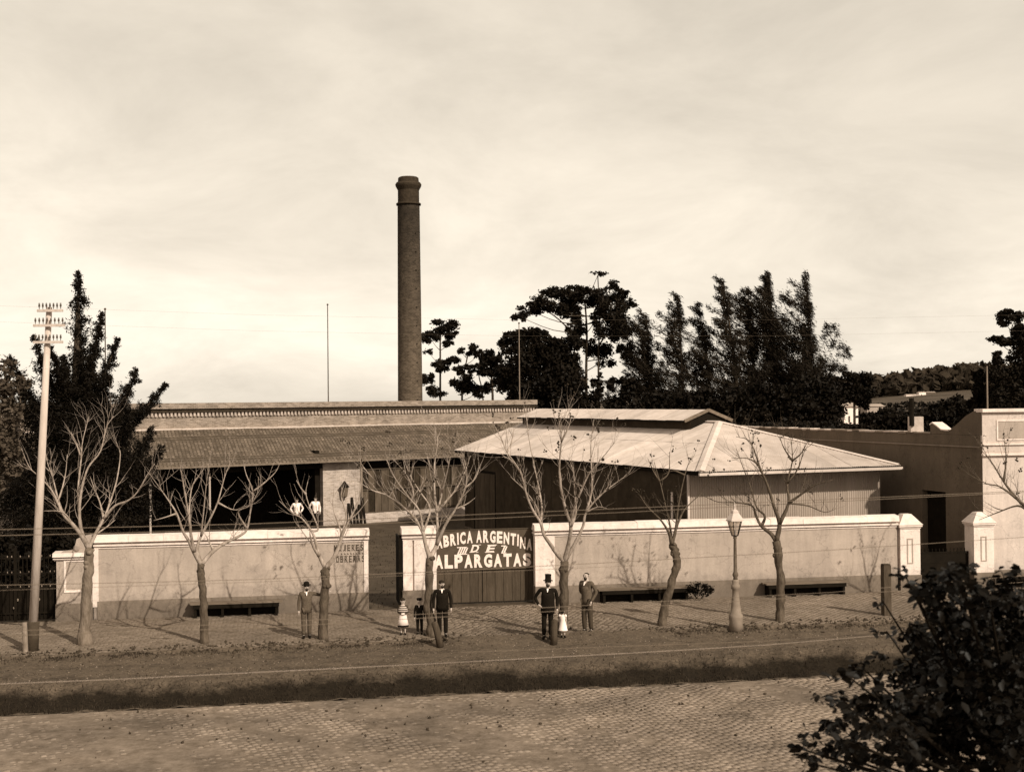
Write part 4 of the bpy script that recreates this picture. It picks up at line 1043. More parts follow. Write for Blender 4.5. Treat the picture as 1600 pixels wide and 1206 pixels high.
# ------------------------------------------------------------------ telegraph pole, posts, stumps, lamp, wires
pb = G(50, 1016); 
tp = thing('telegraph_pole', 'tall pale leaning telegraph pole with three crossarms of insulators and tarred foot', 'pole', pb)
ptop = V(77, 480, pb.y) - pb
def onp(k): return ptop * k
k1 = 0.085
MB().tube([Vector((0, 0, -.1)), onp(k1)], [.17, .165], 14).build('pole_foot', M['poleD'], tp, True)
MB().tube([onp(k1 - .001), onp(.5), onp(1.0)], [.125, .108, .080], 14).build('shaft', M['poleL'], tp, True)
for py, pa, pc, nI in ((486, 61, 101, 7), (509, 55, 104, 8), (535, 55, 101, 8)):
    zc_ = V(78, py, pb.y).z - pb.z; cx = (V((pa + pc) / 2, py, pb.y) - pb).x; wd_ = (pc - pa) / FPX * pb.y
    arm = MB().box(cx - wd_ / 2, cx + wd_ / 2, -.18, -.11, zc_ - .035, zc_ + .035).build('crossarm', M['poleL'], tp)
    for i in range(nI):
        x = cx - wd_ / 2 + .06 + (wd_ - .12) * i / (nI - 1)
        MB().lathe([(.012, zc_ + .046), (.012, zc_ + .10), (.027, zc_ + .11), (.03, zc_ + .16), (.016, zc_ + .175), (.025, zc_ + .19), (.014, zc_ + .22)], 8, (x, -.15)).build('insulator', M['insul'], arm)
q = G(40, 1018); pole('post', 'short weathered post leaning beside the foot of the telegraph pole', 'post', q, .82, .075, .07, M['stone'], (-.03, 0))
q = G(1385, 961); t = thing('post', 'thick square dark post standing at the pavement edge before the right gate', 'post', q, ST.rz)
MB().box(-.12, .12, -.12, .12, -.1, 1.58).build('shaft', M['post'], t); MB().box(-.11, .11, -.11, .11, 1.581, 1.62).build('post_top', M['poleD'], t)
for px, py, lean, lab in ((688, 1005, (-.16, 0), 'leaning worn stone guard at the foot of the tree beside the man in dark suit'), (865, 1002, (.03, 0), 'upright worn stone guard in front of the man in the top hat')):
    q = G(px, py); t = thing('guard_stone', lab, 'guard stone', q, 0, 'guard stones flanking the gateway drive')
    hh = .62; MB().tube([(0, 0, -.1), (lean[0] * .5, 0, hh * .5), (lean[0], 0, hh - .04), (lean[0] * 1.02, 0, hh)], [.105, .10, .09, .06], 10).build('shaft', M['post'], t, True)
# street lamp
lb = G(1150, 981); ls = pb and (lb.y / FPX)
lamp = thing('street_lamp', 'pale cast iron gas lamp post with six sided glass lantern on the pavement edge', 'street lamp', lb)
def lz(py): return (981 - py) * ls
MB().lathe([(.22, -.1), (.20, lz(970)), (.215, lz(964)), (.21, lz(960)), (.165, lz(958)), (.14, lz(945)), (.105, lz(930)), (.10, lz(921)), (.14, lz(919)), (.135, lz(914)), (.095, lz(912)), (.11, lz(908)), (.075, lz(905))], 18).build('base', M['ironpale'], lamp, True)
MB().lathe([(.075, lz(905)), (.06, lz(902)), (.09, lz(899)), (.085, lz(896)), (.055, lz(893)), (.052, lz(870)), (.042, lz(842)), (.06, lz(841)), (.05, lz(838))], 14).build('shaft', M['iron'], lamp, True)
bz = [(r_, z_) for r_, z_ in ((.10, lz(837)), (.225, lz(814)))]
cage = MB()
for k in range(6):
    a0 = rad(60 * k + 10); a1 = rad(60 * k + 70)
    p0 = Vector((bz[0][0] * math.cos(a0), bz[0][0] * math.sin(a0), bz[0][1])); p1 = Vector((bz[1][0] * math.cos(a0), bz[1][0] * math.sin(a0), bz[1][1]))
    cage.tube([p0, p1], .012, 4)
    for r_, z_ in bz: cage.tube([Vector((r_ * math.cos(a0), r_ * math.sin(a0), z_)), Vector((r_ * math.cos(a1), r_ * math.sin(a1), z_))], .012, 4)
cage.tube([(0, 0, lz(838)), (0, 0, lz(828))], .02, 6)
lan = cage.build('lantern_frame', M['black'], lamp)
gm_, N, L, b_ = new_mat('lantern_glass', .08, .5)
mixs = N.new('ShaderNodeMixShader'); tr = N.new('ShaderNodeBsdfTransparent'); tr.inputs[0].default_value = (.9, .86, .8, 1); mixs.inputs[0].default_value = .45
b_.inputs['Base Color'].default_value = sep(.42); out = [n for n in N if n.type == 'OUTPUT_MATERIAL'][0]
L.new(tr.outputs[0], mixs.inputs[1]); L.new(b_.outputs[0], mixs.inputs[2]); L.new(mixs.outputs[0], out.inputs[0])
for k in range(6):
    a0 = rad(60 * k + 10); a1 = rad(60 * k + 70); b = MB()
    b.add([(.96 * r_ * math.cos(a), .96 * r_ * math.sin(a), z_) for (r_, z_), a in ((bz[0], a0), (bz[0], a1), (bz[1], a1), (bz[1], a0))], [(0, 1, 2, 3)]); b.build('glass_pane', gm_, lan)
MB().lathe([(.27, lz(814)), (.265, lz(812)), (.11, lz(801)), (.12, lz(800.5)), (.10, lz(798)), (.03, lz(796)), (.035, lz(793)), (.012, lz(785))], 6).build('lantern_roof', M['zincpale'], lamp)
# overhead wires: sagging spans crossing above the street, nearer than everything else
def wire(px_pts, D0, slope, r, m, label, ext=14):
    P = [V(px, py, D0 + slope * (px - 800) / 800) for px, py in px_pts]
    d0 = (P[0] - P[1]).normalized(); d1 = (P[-1] - P[-2]).normalized()
    P = [P[0] + d0 * ext] + P + [P[-1] + d1 * ext]
    t = MB().tube(P, r, 5); o = t.build('overhead_wire', m, None, label=label, category='wire', group='overhead wires along the street')
WA = [(0, 827), (200, 823), (400, 818), (700, 805.5), (1000, 793), (1300, 780), (1600, 767)]
wire(WA, 15, 1.6, .0034, M['wired'], 'upper wire of the close pair running just above the wall tops')
wire([(0, 836.5), (200, 832), (400, 826.5), (700, 812.5), (1000, 799), (1300, 783.5), (1600, 769)], 15, 1.7, .0034, M['wired'], 'lower wire of the close pair running just above the wall tops')
wire([(0, 914), (200, 910), (400, 905), (700, 892), (1000, 876), (1300, 859), (1600, 839)], 13, 1.5, .0028, M['wired'], 'single wire crossing halfway up the street walls')
wire([(0, 922), (400, 909), (700, 896)], 13, 1.5, .0016, M['wired'], 'faint thin wire just under the single middle wire at left', 2)
wire([(0, 985), (200, 981), (400, 973), (700, 957), (1000, 941), (1300, 925), (1600, 899)], 12, 1.4, .0024, M['wired'], 'wire crossing in front of the benches at knee height of the people, upper of two')
wire([(0, 993), (400, 981), (700, 963), (1000, 948), (1300, 930), (1600, 909)], 12, 1.4, .0024, M['wired'], 'wire crossing in front of the people, lower of two')
wire([(0, 1068), (200, 1060), (400, 1050), (700, 1035), (1000, 1019), (1200, 1007), (1400, 990), (1600, 971)], 11, 1.2, .0016, M['wire'], 'brightest wire crossing over the dirt verge above the ditch')
wire([(900, 1012), (1200, 1001), (1400, 984), (1600, 964)], 11, 1.2, .002, M['wired'], 'fainter wire beside the brightest one at right', 1)
wire([(0, 478), (400, 492), (800, 500), (1200, 500), (1600, 492)], 40, 5, .0015, M['wired'], 'faint wire against the sky from the top crossarm', 20)
wire([(0, 503), (400, 517), (800, 525), (1200, 525), (1600, 517)], 40, 5, .0015, M['wired'], 'faint wire against the sky from the middle crossarm', 20)

# ------------------------------------------------------------------ bare street trees
def smooth_line(P, n):
    P = [Vector(p) for p in P]; out = []
    Q = [P[0] * 2 - P[1]] + P + [P[-1] * 2 - P[-2]]
    for i in range(1, len(Q) - 2):
        for k in range(n):
            t = k / n; a, b, c, d = Q[i - 1], Q[i], Q[i + 1], Q[i + 2]
            out.append(.5 * ((2 * b) + (c - a) * t + (2 * a - 5 * b + 4 * c - d) * t * t + (3 * b - a - 3 * c + d) * t ** 3))
    out.append(P[-1]); return out
def twig(b, p, d, L_, r, rng, depth, tips):
    pts = [p]; n = 4; q = p.copy(); dd = d.normalized()
    for i in range(n):
        dd = (dd + Vector((rng.gauss(0, .16), rng.gauss(0, .16), rng.gauss(.10, .10)))).normalized(); q = q + dd * L_ / n; pts.append(q.copy())
    b.tube(pts, [r * (1 - .78 * i / n) for i in range(n + 1)], 4 if r < .012 else 5, False)
    if depth > 0:
        for k in range(rng.choice((1, 2, 2, 3))):
            i = rng.randint(1, n - 1); dv = (dd + Vector((rng.gauss(0, .75), rng.gauss(0, .75), rng.gauss(.15, .4)))).normalized()
            twig(b, pts[i], dv, L_ * rng.uniform(.4, .75), r * .55, rng, depth - 1, tips)
    tips.append(pts[-1])
def bare_tree(idx, trunk, trunk_w, limbs, label, flare=1.35, shoots=1.0, buds=0, base=None, knots=0, bark='bark'):
    rng = random.Random(100 + idx)
    bp = base or G(*trunk[0]); D = bp.y; S = D / FPX
    t = thing('bare_street_tree', label, 'tree', bp, 0, 'bare pollarded trees along the pavement')
    fork = trunk[-1]
    off = {}
    def W(px, py, dd=0.0):
        v = V(px, py, D + dd); return v - bp
    tpx = [W(*p) for p in trunk]; tpx[0] = Vector((0, 0, -.12))
    P = smooth_line(tpx, 5); n = len(P); rw = trunk_w / 2 * S
    P_seed = rng.random() * 9
    rs = [rw * (1 + .07 * math.sin(i * 1.9 + P_seed)) * (flare if i == 0 else (1 + (flare - 1) * max(0, 1 - i / (n * .3)) ** 2)) * (1 - .12 * i / n) + rng.gauss(0, .02) * rw * 3 for i in range(n)]
    b = MB(); P = [p + Vector((rng.gauss(0, .05), rng.gauss(0, .05), 0)) * rw * 2 for p in P]
    b.tube(P, rs, 12)
    for _ in range(knots or 3):
        i = rng.randint(n - 6, n - 1); a = rng.uniform(0, 6.28); b.ball(P[i] + Vector((math.cos(a), math.sin(a), 0)) * rs[i] * .8, rw * rng.uniform(.35, .6), 7, 5)
    b.build('trunk', M['trunk'] if idx != 1 else M['brownbark'], t, True)
    depth_at = {}
    def key(p): return (round(p[0]), round(p[1]))
    depth_at[key(fork)] = 0.0
    tips = []
    for li, lb in enumerate(limbs):
        w0, pts = lb
        d0 = depth_at.get(key(pts[0]), 0.0)
        slope = rng.uniform(-.9, .9) * .6
        Q = []; acc = d0; prev = None
        for p in pts:
            if prev is not None: acc += slope * math.hypot(p[0] - prev[0], p[1] - prev[1]) * S
            depth_at.setdefault(key(p), acc); Q.append(W(p[0], p[1], depth_at[key(p)])); prev = p
        C = smooth_line(Q, 4); m = len(C); r0 = w0 / 2 * S * .95; r1 = max(.006, 0.7 / 2 * S)
        rr = [(r0 + (r1 - r0) * (i / (m - 1)) ** .62) * (1 + rng.gauss(0, .05)) for i in range(m)]
        b = MB(); b.tube(C, rr, 7)
        Lt = sum((C[i + 1] - C[i]).length for i in range(m - 1))
        ns = int(Lt * 4.3 * shoots)
        for k in range(ns):
            i = min(m - 2, int(m * rng.uniform(.22, .98))); d = (C[i + 1] - C[max(0, i - 1)]).normalized()
            dv = (d * .7 + Vector((rng.gauss(0, .6), rng.gauss(0, .6), rng.gauss(.55, .4)))).normalized()
            twig(b, C[i], dv, rng.uniform(.3, 1.15), min(rr[i] * .55, rng.uniform(.006, .012)), rng, 1 if rng.random() < .7 else 0, tips)
        tips.append(C[-1]); br = b.build('branch', M[bark], t, True)
    if buds:
        mats = []
        for tip in tips:
            if rng.random() > buds * .7: continue
            for k in range(rng.randint(2, 5)):
                r = rng.uniform(.018, .04); mats.append(np.array(Matrix.Translation(tip + Vector((rng.gauss(0, .035), rng.gauss(0, .035), rng.gauss(0, .035)))) @ Matrix.Diagonal((r, r, r, 1))))
        tv = [(1, 0, 0), (0, 1, 0), (-1, 0, 0), (0, -1, 0), (0, 0, 1), (0, 0, -1)]
        tf = [(0, 1, 4), (1, 2, 4), (2, 3, 4), (3, 0, 4), (1, 0, 5), (2, 1, 5), (3, 2, 5), (0, 3, 5)]
        link('seed_cluster', inst_np(tv, tf, np.array(mats), 'seed_cluster', M['bud']), t, kind='stuff')
    return t
bare_tree(1, [(133, 1006), (134, 960), (135, 930), (139, 885), (139, 857)], 17, [
    (10, [(139, 857), (128, 838), (116, 822), (100, 805), (90, 785), (80, 765), (62, 745), (46, 730), (33, 700)]),
    (5, [(100, 805), (92, 785), (82, 745), (74, 722), (68, 685)]),
    (9, [(139, 857), (128, 832), (124, 800), (128, 762), (138, 730), (157, 705), (166, 668), (178, 650)]),
    (5, [(124, 800), (122, 765), (127, 715), (129, 690), (139, 650)]),
    (4, [(127, 715), (118, 690), (111, 675)]),
    (8, [(139, 857), (148, 836), (162, 810), (170, 790), (182, 752), (188, 710), (183, 697)]),
    (6, [(162, 810), (180, 790), (200, 782), (215, 768), (230, 742), (242, 724)]),
    (5, [(162, 810), (156, 785), (148, 765), (141, 745)]),
    (4, [(116, 822), (98, 800), (66, 798)]),
    (4, [(90, 785), (98, 760), (103, 735), (105, 710)]),
    (4, [(148, 836), (168, 822), (180, 812)])], 'bare pollarded tree with pale flared foot nearest the telegraph pole', 1.5, 1.1)
bare_tree(2, [(320, 1004), (319, 960), (317, 925), (315, 900), (314, 882)], 13, [
    (9, [(314, 882), (303, 862), (295, 845), (286, 830), (276, 802), (262, 780), (248, 760), (232, 738)]),
    (4, [(276, 802), (258, 808), (240, 813)]),
    (7, [(303, 862), (298, 832), (293, 795), (286, 755), (281, 725)]),
    (5, [(298, 832), (296, 795), (301, 758), (318, 733)]),
    (8, [(314, 882), (308, 858), (314, 838), (326, 815), (340, 785), (351, 745), (360, 722)]),
    (4, [(340, 785), (360, 795), (376, 797)]),
    (4, [(314, 838), (318, 800), (322, 760), (326, 730)]),
    (9, [(314, 882), (334, 860), (352, 848), (376, 836), (386, 826), (391, 800), (395, 768), (385, 742), (380, 722)]),
    (4, [(395, 768), (412, 755), (430, 738), (438, 722)]),
    (4, [(386, 826), (372, 800), (390, 790), (402, 770), (404, 745)]),
    (6, [(334, 860), (326, 845), (322, 836)])], 'bare pollarded tree with dark trunk beside the left bench', 1.25, 1.0)
bare_tree(3, [(505, 998), (506, 950), (508, 915), (509, 887)], 14, [
    (9, [(509, 887), (499, 868), (493, 846), (487, 830), (472, 810), (455, 800), (436, 782)]),
    (8, [(499, 868), (490, 855), (485, 838), (484, 828)]),
    (5, [(487, 830), (497, 826), (487, 800), (478, 772), (481, 752)]),
    (4, [(478, 772), (470, 762), (463, 750)]),
    (10, [(509, 887), (521, 872), (529, 855), (534, 838), (546, 812), (560, 783), (564, 750), (563, 716)]),
    (5, [(529, 855), (533, 832), (526, 812), (520, 790), (522, 765)]),
    (5, [(534, 838), (541, 805), (533, 775), (538, 755)]),
    (4, [(546, 812), (560, 800), (575, 780)])], 'bare tree with thick lopped double fork that the man in the hat leans on', 1.3, .8, knots=7)
bare_tree(4, [(676, 993), (673, 975), (669, 945), (670, 915), (672, 872)], 14, [
    (9, [(672, 872), (665, 850), (661, 832), (650, 812), (636, 797), (620, 783), (604, 773), (590, 755), (566, 727), (560, 708)]),
    (5, [(661, 832), (656, 800), (640, 778), (618, 748), (604, 718)]),
    (10, [(672, 872), (682, 852), (684, 830), (683, 800), (690, 770), (678, 742), (667, 712)]),
    (6, [(683, 800), (679, 770), (679, 725), (684, 690), (680, 672)]),
    (6, [(683, 800), (698, 782), (712, 765), (726, 738), (735, 712)]),
    (7, [(682, 852), (697, 818), (712, 795), (727, 762), (729, 735), (722, 708)]),
    (5, [(661, 832), (672, 795), (656, 768), (642, 745), (630, 716)]),
    (4, [(636, 797), (646, 770), (634, 740), (612, 715)]),
    (4, [(727, 762), (742, 748), (750, 728)]),
    (4, [(712, 795), (728, 788), (742, 778)]),
    (4, [(604, 773), (580, 765), (560, 752)]),
    (4, [(690, 770), (698, 740), (704, 712), (712, 690)])], 'bare tree with many upright shoots in front of the white gate pier', 1.4, 1.3, .25)
bare_tree(5, [(879, 992), (880, 950), (881, 910), (882, 877)], 15, [
    (10, [(882, 877), (870, 864), (860, 850), (850, 835), (844, 815), (832, 796), (822, 770), (813, 737), (792, 706), (785, 690), (772, 663)]),
    (5, [(844, 815), (847, 795), (842, 762), (834, 725), (826, 682), (823, 652)]),
    (10, [(882, 877), (888, 852), (892, 822), (885, 800), (877, 766), (874, 730), (877, 690), (875, 668), (873, 652)]),
    (6, [(892, 822), (900, 800), (898, 770), (896, 738), (887, 712)]),
    (6, [(892, 822), (897, 795), (911, 760), (922, 738), (942, 714), (963, 688)]),
    (9, [(882, 877), (898, 850), (911, 822), (916, 800), (936, 776), (960, 756), (985, 740)]),
    (5, [(916, 800), (925, 762), (923, 702), (928, 655)]),
    (5, [(850, 835), (840, 795), (820, 766), (798, 745)]),
    (4, [(792, 706), (800, 690), (803, 668)]),
    (4, [(813, 737), (800, 720), (786, 712)]),
    (4, [(877, 690), (888, 668), (893, 650)]),
    (4, [(916, 800), (934, 792), (948, 794)])], 'tall bare tree with wide fork between the top hat man and the bareheaded man', 1.3, 1.2, .35)
bare_tree(6, [(1034, 977), (1038, 952), (1048, 915), (1057, 885), (1056, 865), (1050, 850)], 13, [
    (8, [(1050, 850), (1045, 832), (1033, 813), (1012, 792), (1000, 774)]),
    (5, [(1050, 850), (1047, 822), (1040, 790), (1031, 752), (1022, 722)]),
    (7, [(1050, 850), (1056, 826), (1060, 790), (1070, 742), (1079, 716)]),
    (5, [(1056, 826), (1067, 800), (1081, 784), (1098, 770)]),
    (4, [(1031, 752), (1045, 738), (1046, 706)]), (4, [(1031, 752), (1022, 738), (1012, 716)]),
    (4, [(1070, 742), (1052, 735), (1035, 742)])], 'small leaning bare tree with knotted top beside the bench and bushes', 1.2, .8, .3, knots=6, bark='barkdark')
bare_tree(7, [(1217, 970), (1220, 945), (1219, 900), (1213, 845)], 14, [
    (9, [(1213, 845), (1204, 833), (1190, 822), (1181, 805), (1175, 790), (1150, 785), (1122, 784), (1098, 774)]),
    (6, [(1190, 822), (1195, 806), (1182, 792), (1173, 762), (1161, 730), (1150, 700)]),
    (10, [(1213, 845), (1218, 818), (1209, 790), (1200, 760), (1186, 726), (1172, 690), (1150, 682)]),
    (8, [(1218, 818), (1232, 786), (1230, 755), (1238, 720), (1236, 685)]),
    (6, [(1232, 786), (1255, 770), (1275, 757), (1302, 749)]),
    (4, [(1232, 786), (1262, 790), (1288, 800), (1303, 796)]),
    (4, [(1209, 790), (1192, 742), (1176, 712), (1178, 676)]),
    (4, [(1230, 755), (1248, 730), (1256, 700)]),
    (4, [(1186, 726), (1168, 716), (1142, 716)]), (4, [(1238, 720), (1225, 700), (1218, 682)]),
    (4, [(1238, 720), (1252, 708), (1262, 690)])], 'bare tree with sideways branches right of the street lamp', 1.3, 1.1, .3, bark='barkdark')
q = stw(19.2, 5.4)
bare_tree(8, [(1662, 955), (1655, 900), (1640, 840)], 15, [
    (10, [(1640, 840), (1610, 800), (1588, 778), (1568, 752), (1548, 720), (1530, 700)]),
    (5, [(1588, 778), (1562, 760), (1540, 755), (1512, 740)]),
    (5, [(1568, 752), (1572, 720), (1570, 690)]),
    (6, [(1610, 800), (1590, 790), (1560, 800), (1530, 812)]),
    (6, [(1640, 840), (1650, 780), (1640, 720), (1650, 680)])], 'bare tree reaching in from the right edge before the neighbouring house', 1.2, 1.1, .3, bark='barkdark', base=G(1662, 957))

# ------------------------------------------------------------------ leafy trees
def rand_unit(n):
    v = RNG.normal(size=(n, 3)); return v / np.linalg.norm(v, axis=1, keepdims=True)
def leaf_quads(C, size, flat=0.0, asp=0.55, droop=0.0, stream=None):
    n = len(C); a = rand_unit(n)
    if stream: a = a * .7 + np.array(stream); a /= np.linalg.norm(a, axis=1, keepdims=True)
    if droop: a[:, 2] -= droop; a /= np.linalg.norm(a, axis=1, keepdims=True)
    b = np.cross(a, rand_unit(n)); b /= np.linalg.norm(b, axis=1, keepdims=True)
    s = size * RNG.uniform(.55, 1.35, (n, 1)); a = a * s; b = b * s * asp
    V4 = np.stack([C - a, C - b * 1.0 + a * .1, C + a, C + b + a * .1], axis=1)
    return V4.reshape(-1, 3)
def clump_points(c, r, n, sub=9, rough=1.0):
    """leaf points gathered in small clumps spread through an ellipsoid -> uneven edge, gaps"""
    c = np.array(c); r = np.array(r); k = max(4, int(sub))
    d = rand_unit(k); rr = RNG.uniform(.15, 1.0, (k, 1)) ** .45
    cc = c + d * rr * r * 1.0; sr = RNG.uniform(.22, .62, (k, 1)) * rough
    idx = RNG.integers(0, k, n); dd = rand_unit(n) * (RNG.uniform(0, 1, (n, 1)) ** .5)
    return cc[idx] + dd * sr[idx] * r + RNG.normal(0, .10, (n, 3)) * r
def leafy(name, label, cat, base_px, D, blobs, leaf, m, trunks=(), dens=1.0, group=None, depthk=.9, base=None, droop=0.0, sub=12, bark='darkbark', asp=.55, dj=0):
    bx = base or V(base_px, 625, D); root = thing(name, label, cat, (bx.x, D, 0), 0, group)
    o = np.array([bx.x, D, 0.0]); S = D / FPX; pts = []; cents = []
    for q in blobs:
        x, y, rx, ry = q[:4]; k = q[4] if len(q) > 4 else 1.0
        dd = RNG.uniform(-1, 1) * dj
        c = V(x, y, D + dd); cents.append((c, k))
        n = int(rx * ry * 2.2 * dens * k * (.22 / max(leaf, .05)) ** 2 * (D / 120.0) ** 2) + 12
        pts.append(clump_points(c, (rx * S, max(rx, ry) * S * depthk, ry * S), n, sub))
    pts = np.concatenate(pts) - o
    crown = link('crown', np_mesh('crown', leaf_quads(pts, leaf, droop=droop, asp=asp), 4, m), root, kind='stuff')
    for tr_ in trunks:
        w0, w1, line = tr_
        Q = [V(x, y, D) - Vector(o) for x, y in line]
        if line[0][1] > 600 and len(Q) > 1: Q = [Vector((Q[0].x, 0, -.2))] + Q
        C = smooth_line(Q, 4); n = len(C)
        b = MB(); b.tube(C, [(w0 + (w1 - w0) * i / (n - 1)) / 2 * S for i in range(n)], 7)
        if tr_ is trunks[0]:                          # limbs reaching from the main stem into each clump
            for c, k in cents:
                c = c - Vector(o); c2 = min(C, key=lambda p: (p - c).length + abs(p.z - (c.z - 1.2)) * .8)
                mid = (c2 + c) / 2 + Vector((0, 0, -.25 * (c - c2).length * .3))
                rb_ = max(.03, min(w0 / 2 * S * .3, .012 * (c - c2).length + .03)); b.tube(smooth_line([c2, mid, c], 3), [rb_ * (1 - .1 * i) for i in range(7)], 5, False)
            b.build('trunk', M[bark], root, True)
        else: b.build('branch', M[bark], root, True)
    return root
EU = 'eucalyptus trees behind the factory'
leafy('eucalyptus_tree', 'slim eucalyptus with round separate leaf clumps just right of the chimney stack', 'tree', 688, 118,
      [(688, 509, 22, 11), (672, 527, 17, 12), (704, 520, 12, 9), (700, 537, 8, 5), (690, 571, 15, 9), (667, 592, 12, 10), (704, 564, 7, 6), (684, 612, 20, 8, .8), (670, 550, 8, 6, .5)], .13, M['leafE'],
      [(4, 2, [(688, 626), (688, 570), (688, 530), (690, 508)])], 1.3, EU, sub=8)
leafy('eucalyptus_tree', 'loose many stemmed eucalyptus between the slim tree and the bushy dark tree', 'tree', 735, 116,
      [(734, 546, 12, 8), (748, 553, 7, 7), (720, 548, 7, 5), (712, 562, 8, 8), (726, 600, 21, 16, 1.3), (746, 612, 13, 10), (716, 580, 10, 7), (735, 578, 12, 7), (752, 570, 8, 7)], .13, M['leafE'],
      [(4, 2, [(722, 626), (724, 590), (732, 550)]), (3, 1, [(755, 626), (748, 585), (750, 556)])], 1.2, EU, sub=8)
leafy('broadleaf_tree', 'bushy dark rounded tree between the loose eucalyptus and the dense black trees', 'tree', 768, 112,
      [(763, 562, 20, 13), (775, 580, 16, 13), (756, 580, 12, 8), (785, 600, 14, 13), (762, 604, 9, 8, .8)], .15, M['leaf'],
      [(5, 2, [(770, 626), (768, 590), (765, 565)])], 1.5, 'dark broadleaf trees behind the factory')
leafy('broadleaf_tree', 'massive black rounded tree directly behind the end of the factory parapet', 'tree', 850, 104,
      [(788, 535, 9, 8), (812, 527, 20, 10), (835, 520, 18, 9), (852, 540, 24, 16), (815, 555, 28, 20), (798, 590, 20, 24), (850, 580, 38, 32), (888, 545, 20, 18), (884, 590, 30, 38), (845, 620, 40, 24, 1.2), (812, 612, 18, 16), (900, 625, 22, 24), (870, 640, 40, 18)], .17, M['leaf'],
      [(8, 4, [(850, 640), (850, 590), (850, 550)])], 1.9, 'dark broadleaf trees behind the factory', sub=18)
leafy('eucalyptus_tree', 'tallest spreading eucalyptus with open crown and flat clumps over the dense trees', 'tree', 917, 110,
      [(812, 495, 12, 8), (828, 485, 18, 9), (845, 478, 21, 12), (862, 462, 22, 12), (885, 458, 22, 11), (872, 480, 19, 11), (893, 478, 19, 19), (900, 505, 14, 20), (917, 460, 24, 12), (935, 470, 19, 16), (950, 485, 22, 19), (952, 508, 22, 22), (955, 447, 12, 8), (968, 462, 15, 11), (983, 475, 11, 7), (968, 515, 16, 20), (925, 545, 12, 12), (945, 555, 19, 16), (935, 428, 15, 4, .4), (965, 488, 12, 8), (930, 498, 11, 11, .7), (975, 545, 12, 14), (908, 530, 12, 11)], .13, M['leafE'],
      [(6, 2.5, [(917, 645), (916, 580), (917, 520), (914, 470)]), (4, 1.5, [(936, 645), (935, 560), (937, 500), (934, 430)]), (3, 1.5, [(916, 540), (890, 515), (868, 495), (845, 480)]), (3, 1.5, [(936, 540), (950, 515), (966, 470)])], 1.0, EU, sub=10, dj=2)
leafy('broadleaf_tree', 'low dark clump of foliage at the feet of the tallest eucalyptus', 'tree', 945, 104,
      [(932, 612, 9, 22), (925, 640, 14, 12), (960, 600, 12, 10, .7), (985, 610, 18, 20), (970, 635, 26, 12)], .2, M['leaf'], [(4, 2, [(930, 645), (931, 610)])], 1.4, 'dark broadleaf trees behind the factory')
def casuarina(i, tip, base, w, dens, label, D, lobes=()):
    """feathery leaning conifer-like tree; branches rise and stream to the left in the wind"""
    rng = random.Random(i); bx = V(base[0], base[1], D); root = thing('casuarina_tree', label, 'tree', (bx.x, D, 0), 0, 'wind bent casuarina trees behind the shed')
    o = Vector((bx.x, D, 0)); S = D / FPX
    h = bx.z; T = V(tip[0], tip[1], D); top = T.z
    b = MB(); spine = []
    for k in range(15):
        a = k / 14; x = bx.x + (T.x - bx.x) * (a ** 1.5); z = -0.2 + (top + .2) * a; spine.append(Vector((x, D + .3 * math.sin(a * 3 + i), z)) - o)
    b.tube(spine, [max(.03, .26 * (1 - k / 14.5)) for k in range(15)], 7); P = []
    W_ = w * S * (1.9 if dens < 1.5 else 1.5); nb_ = int(70)
    for k in range(nb_):
        a = .10 + .90 * (k + rng.random()) / nb_; s0 = spine[min(14, int(a * 14))]; s1 = spine[min(14, int(a * 14) + 1)]; f = a * 14 % 1; p = s0.lerp(s1, f)
        L_ = W_ * (max(0.03, (1 - a)) ** .62) * (.7 + .3 * math.sin(a * 7 + i) ** 2) * rng.uniform(.5, 1.25) * (0.8 if a < .25 else 1)
        th = rng.uniform(0, 6.28); d = Vector((math.cos(th), math.sin(th) * .8, rng.uniform(.05, .6) + .7 * a)); d.x -= .45 * a
        q = p + d * L_; q.x -= .45 * L_ * (.3 + a); mid = (p + q) / 2 - Vector((0, 0, .1 * L_)); C = smooth_line([p, mid, q], 3)
        b.tube(C, [.06, .055, .05, .045, .035, .02, .01], 4, False)
        n = int(L_ * 150 * (.6 + .5 * dens)) + 16
        for _ in range(n):
            t = rng.random() ** .7; c = C[min(6, int(t * 6.99))]; sp = .10 + .26 * math.sin(t * 3.14) * min(1.3, L_ * .45)
            P.append((c.x + rng.gauss(0, sp), c.y + rng.gauss(0, sp), c.z + rng.gauss(.05, sp * .8)))
    for (x, y, rx, ry, kk) in lobes:
        c = V(x, y, D) - o; P += [tuple(v) for v in clump_points(c, (rx * S, rx * S, ry * S), int(rx * ry * 3.0 * kk), 12)]
    Q = leaf_quads(np.array(P), .17, asp=.16, stream=(-.75, 0, .55))
    link('crown', np_mesh('crown', Q, 4, M['leafC']), root, kind='stuff'); b.build('trunk', M['darkbark'], root, True)
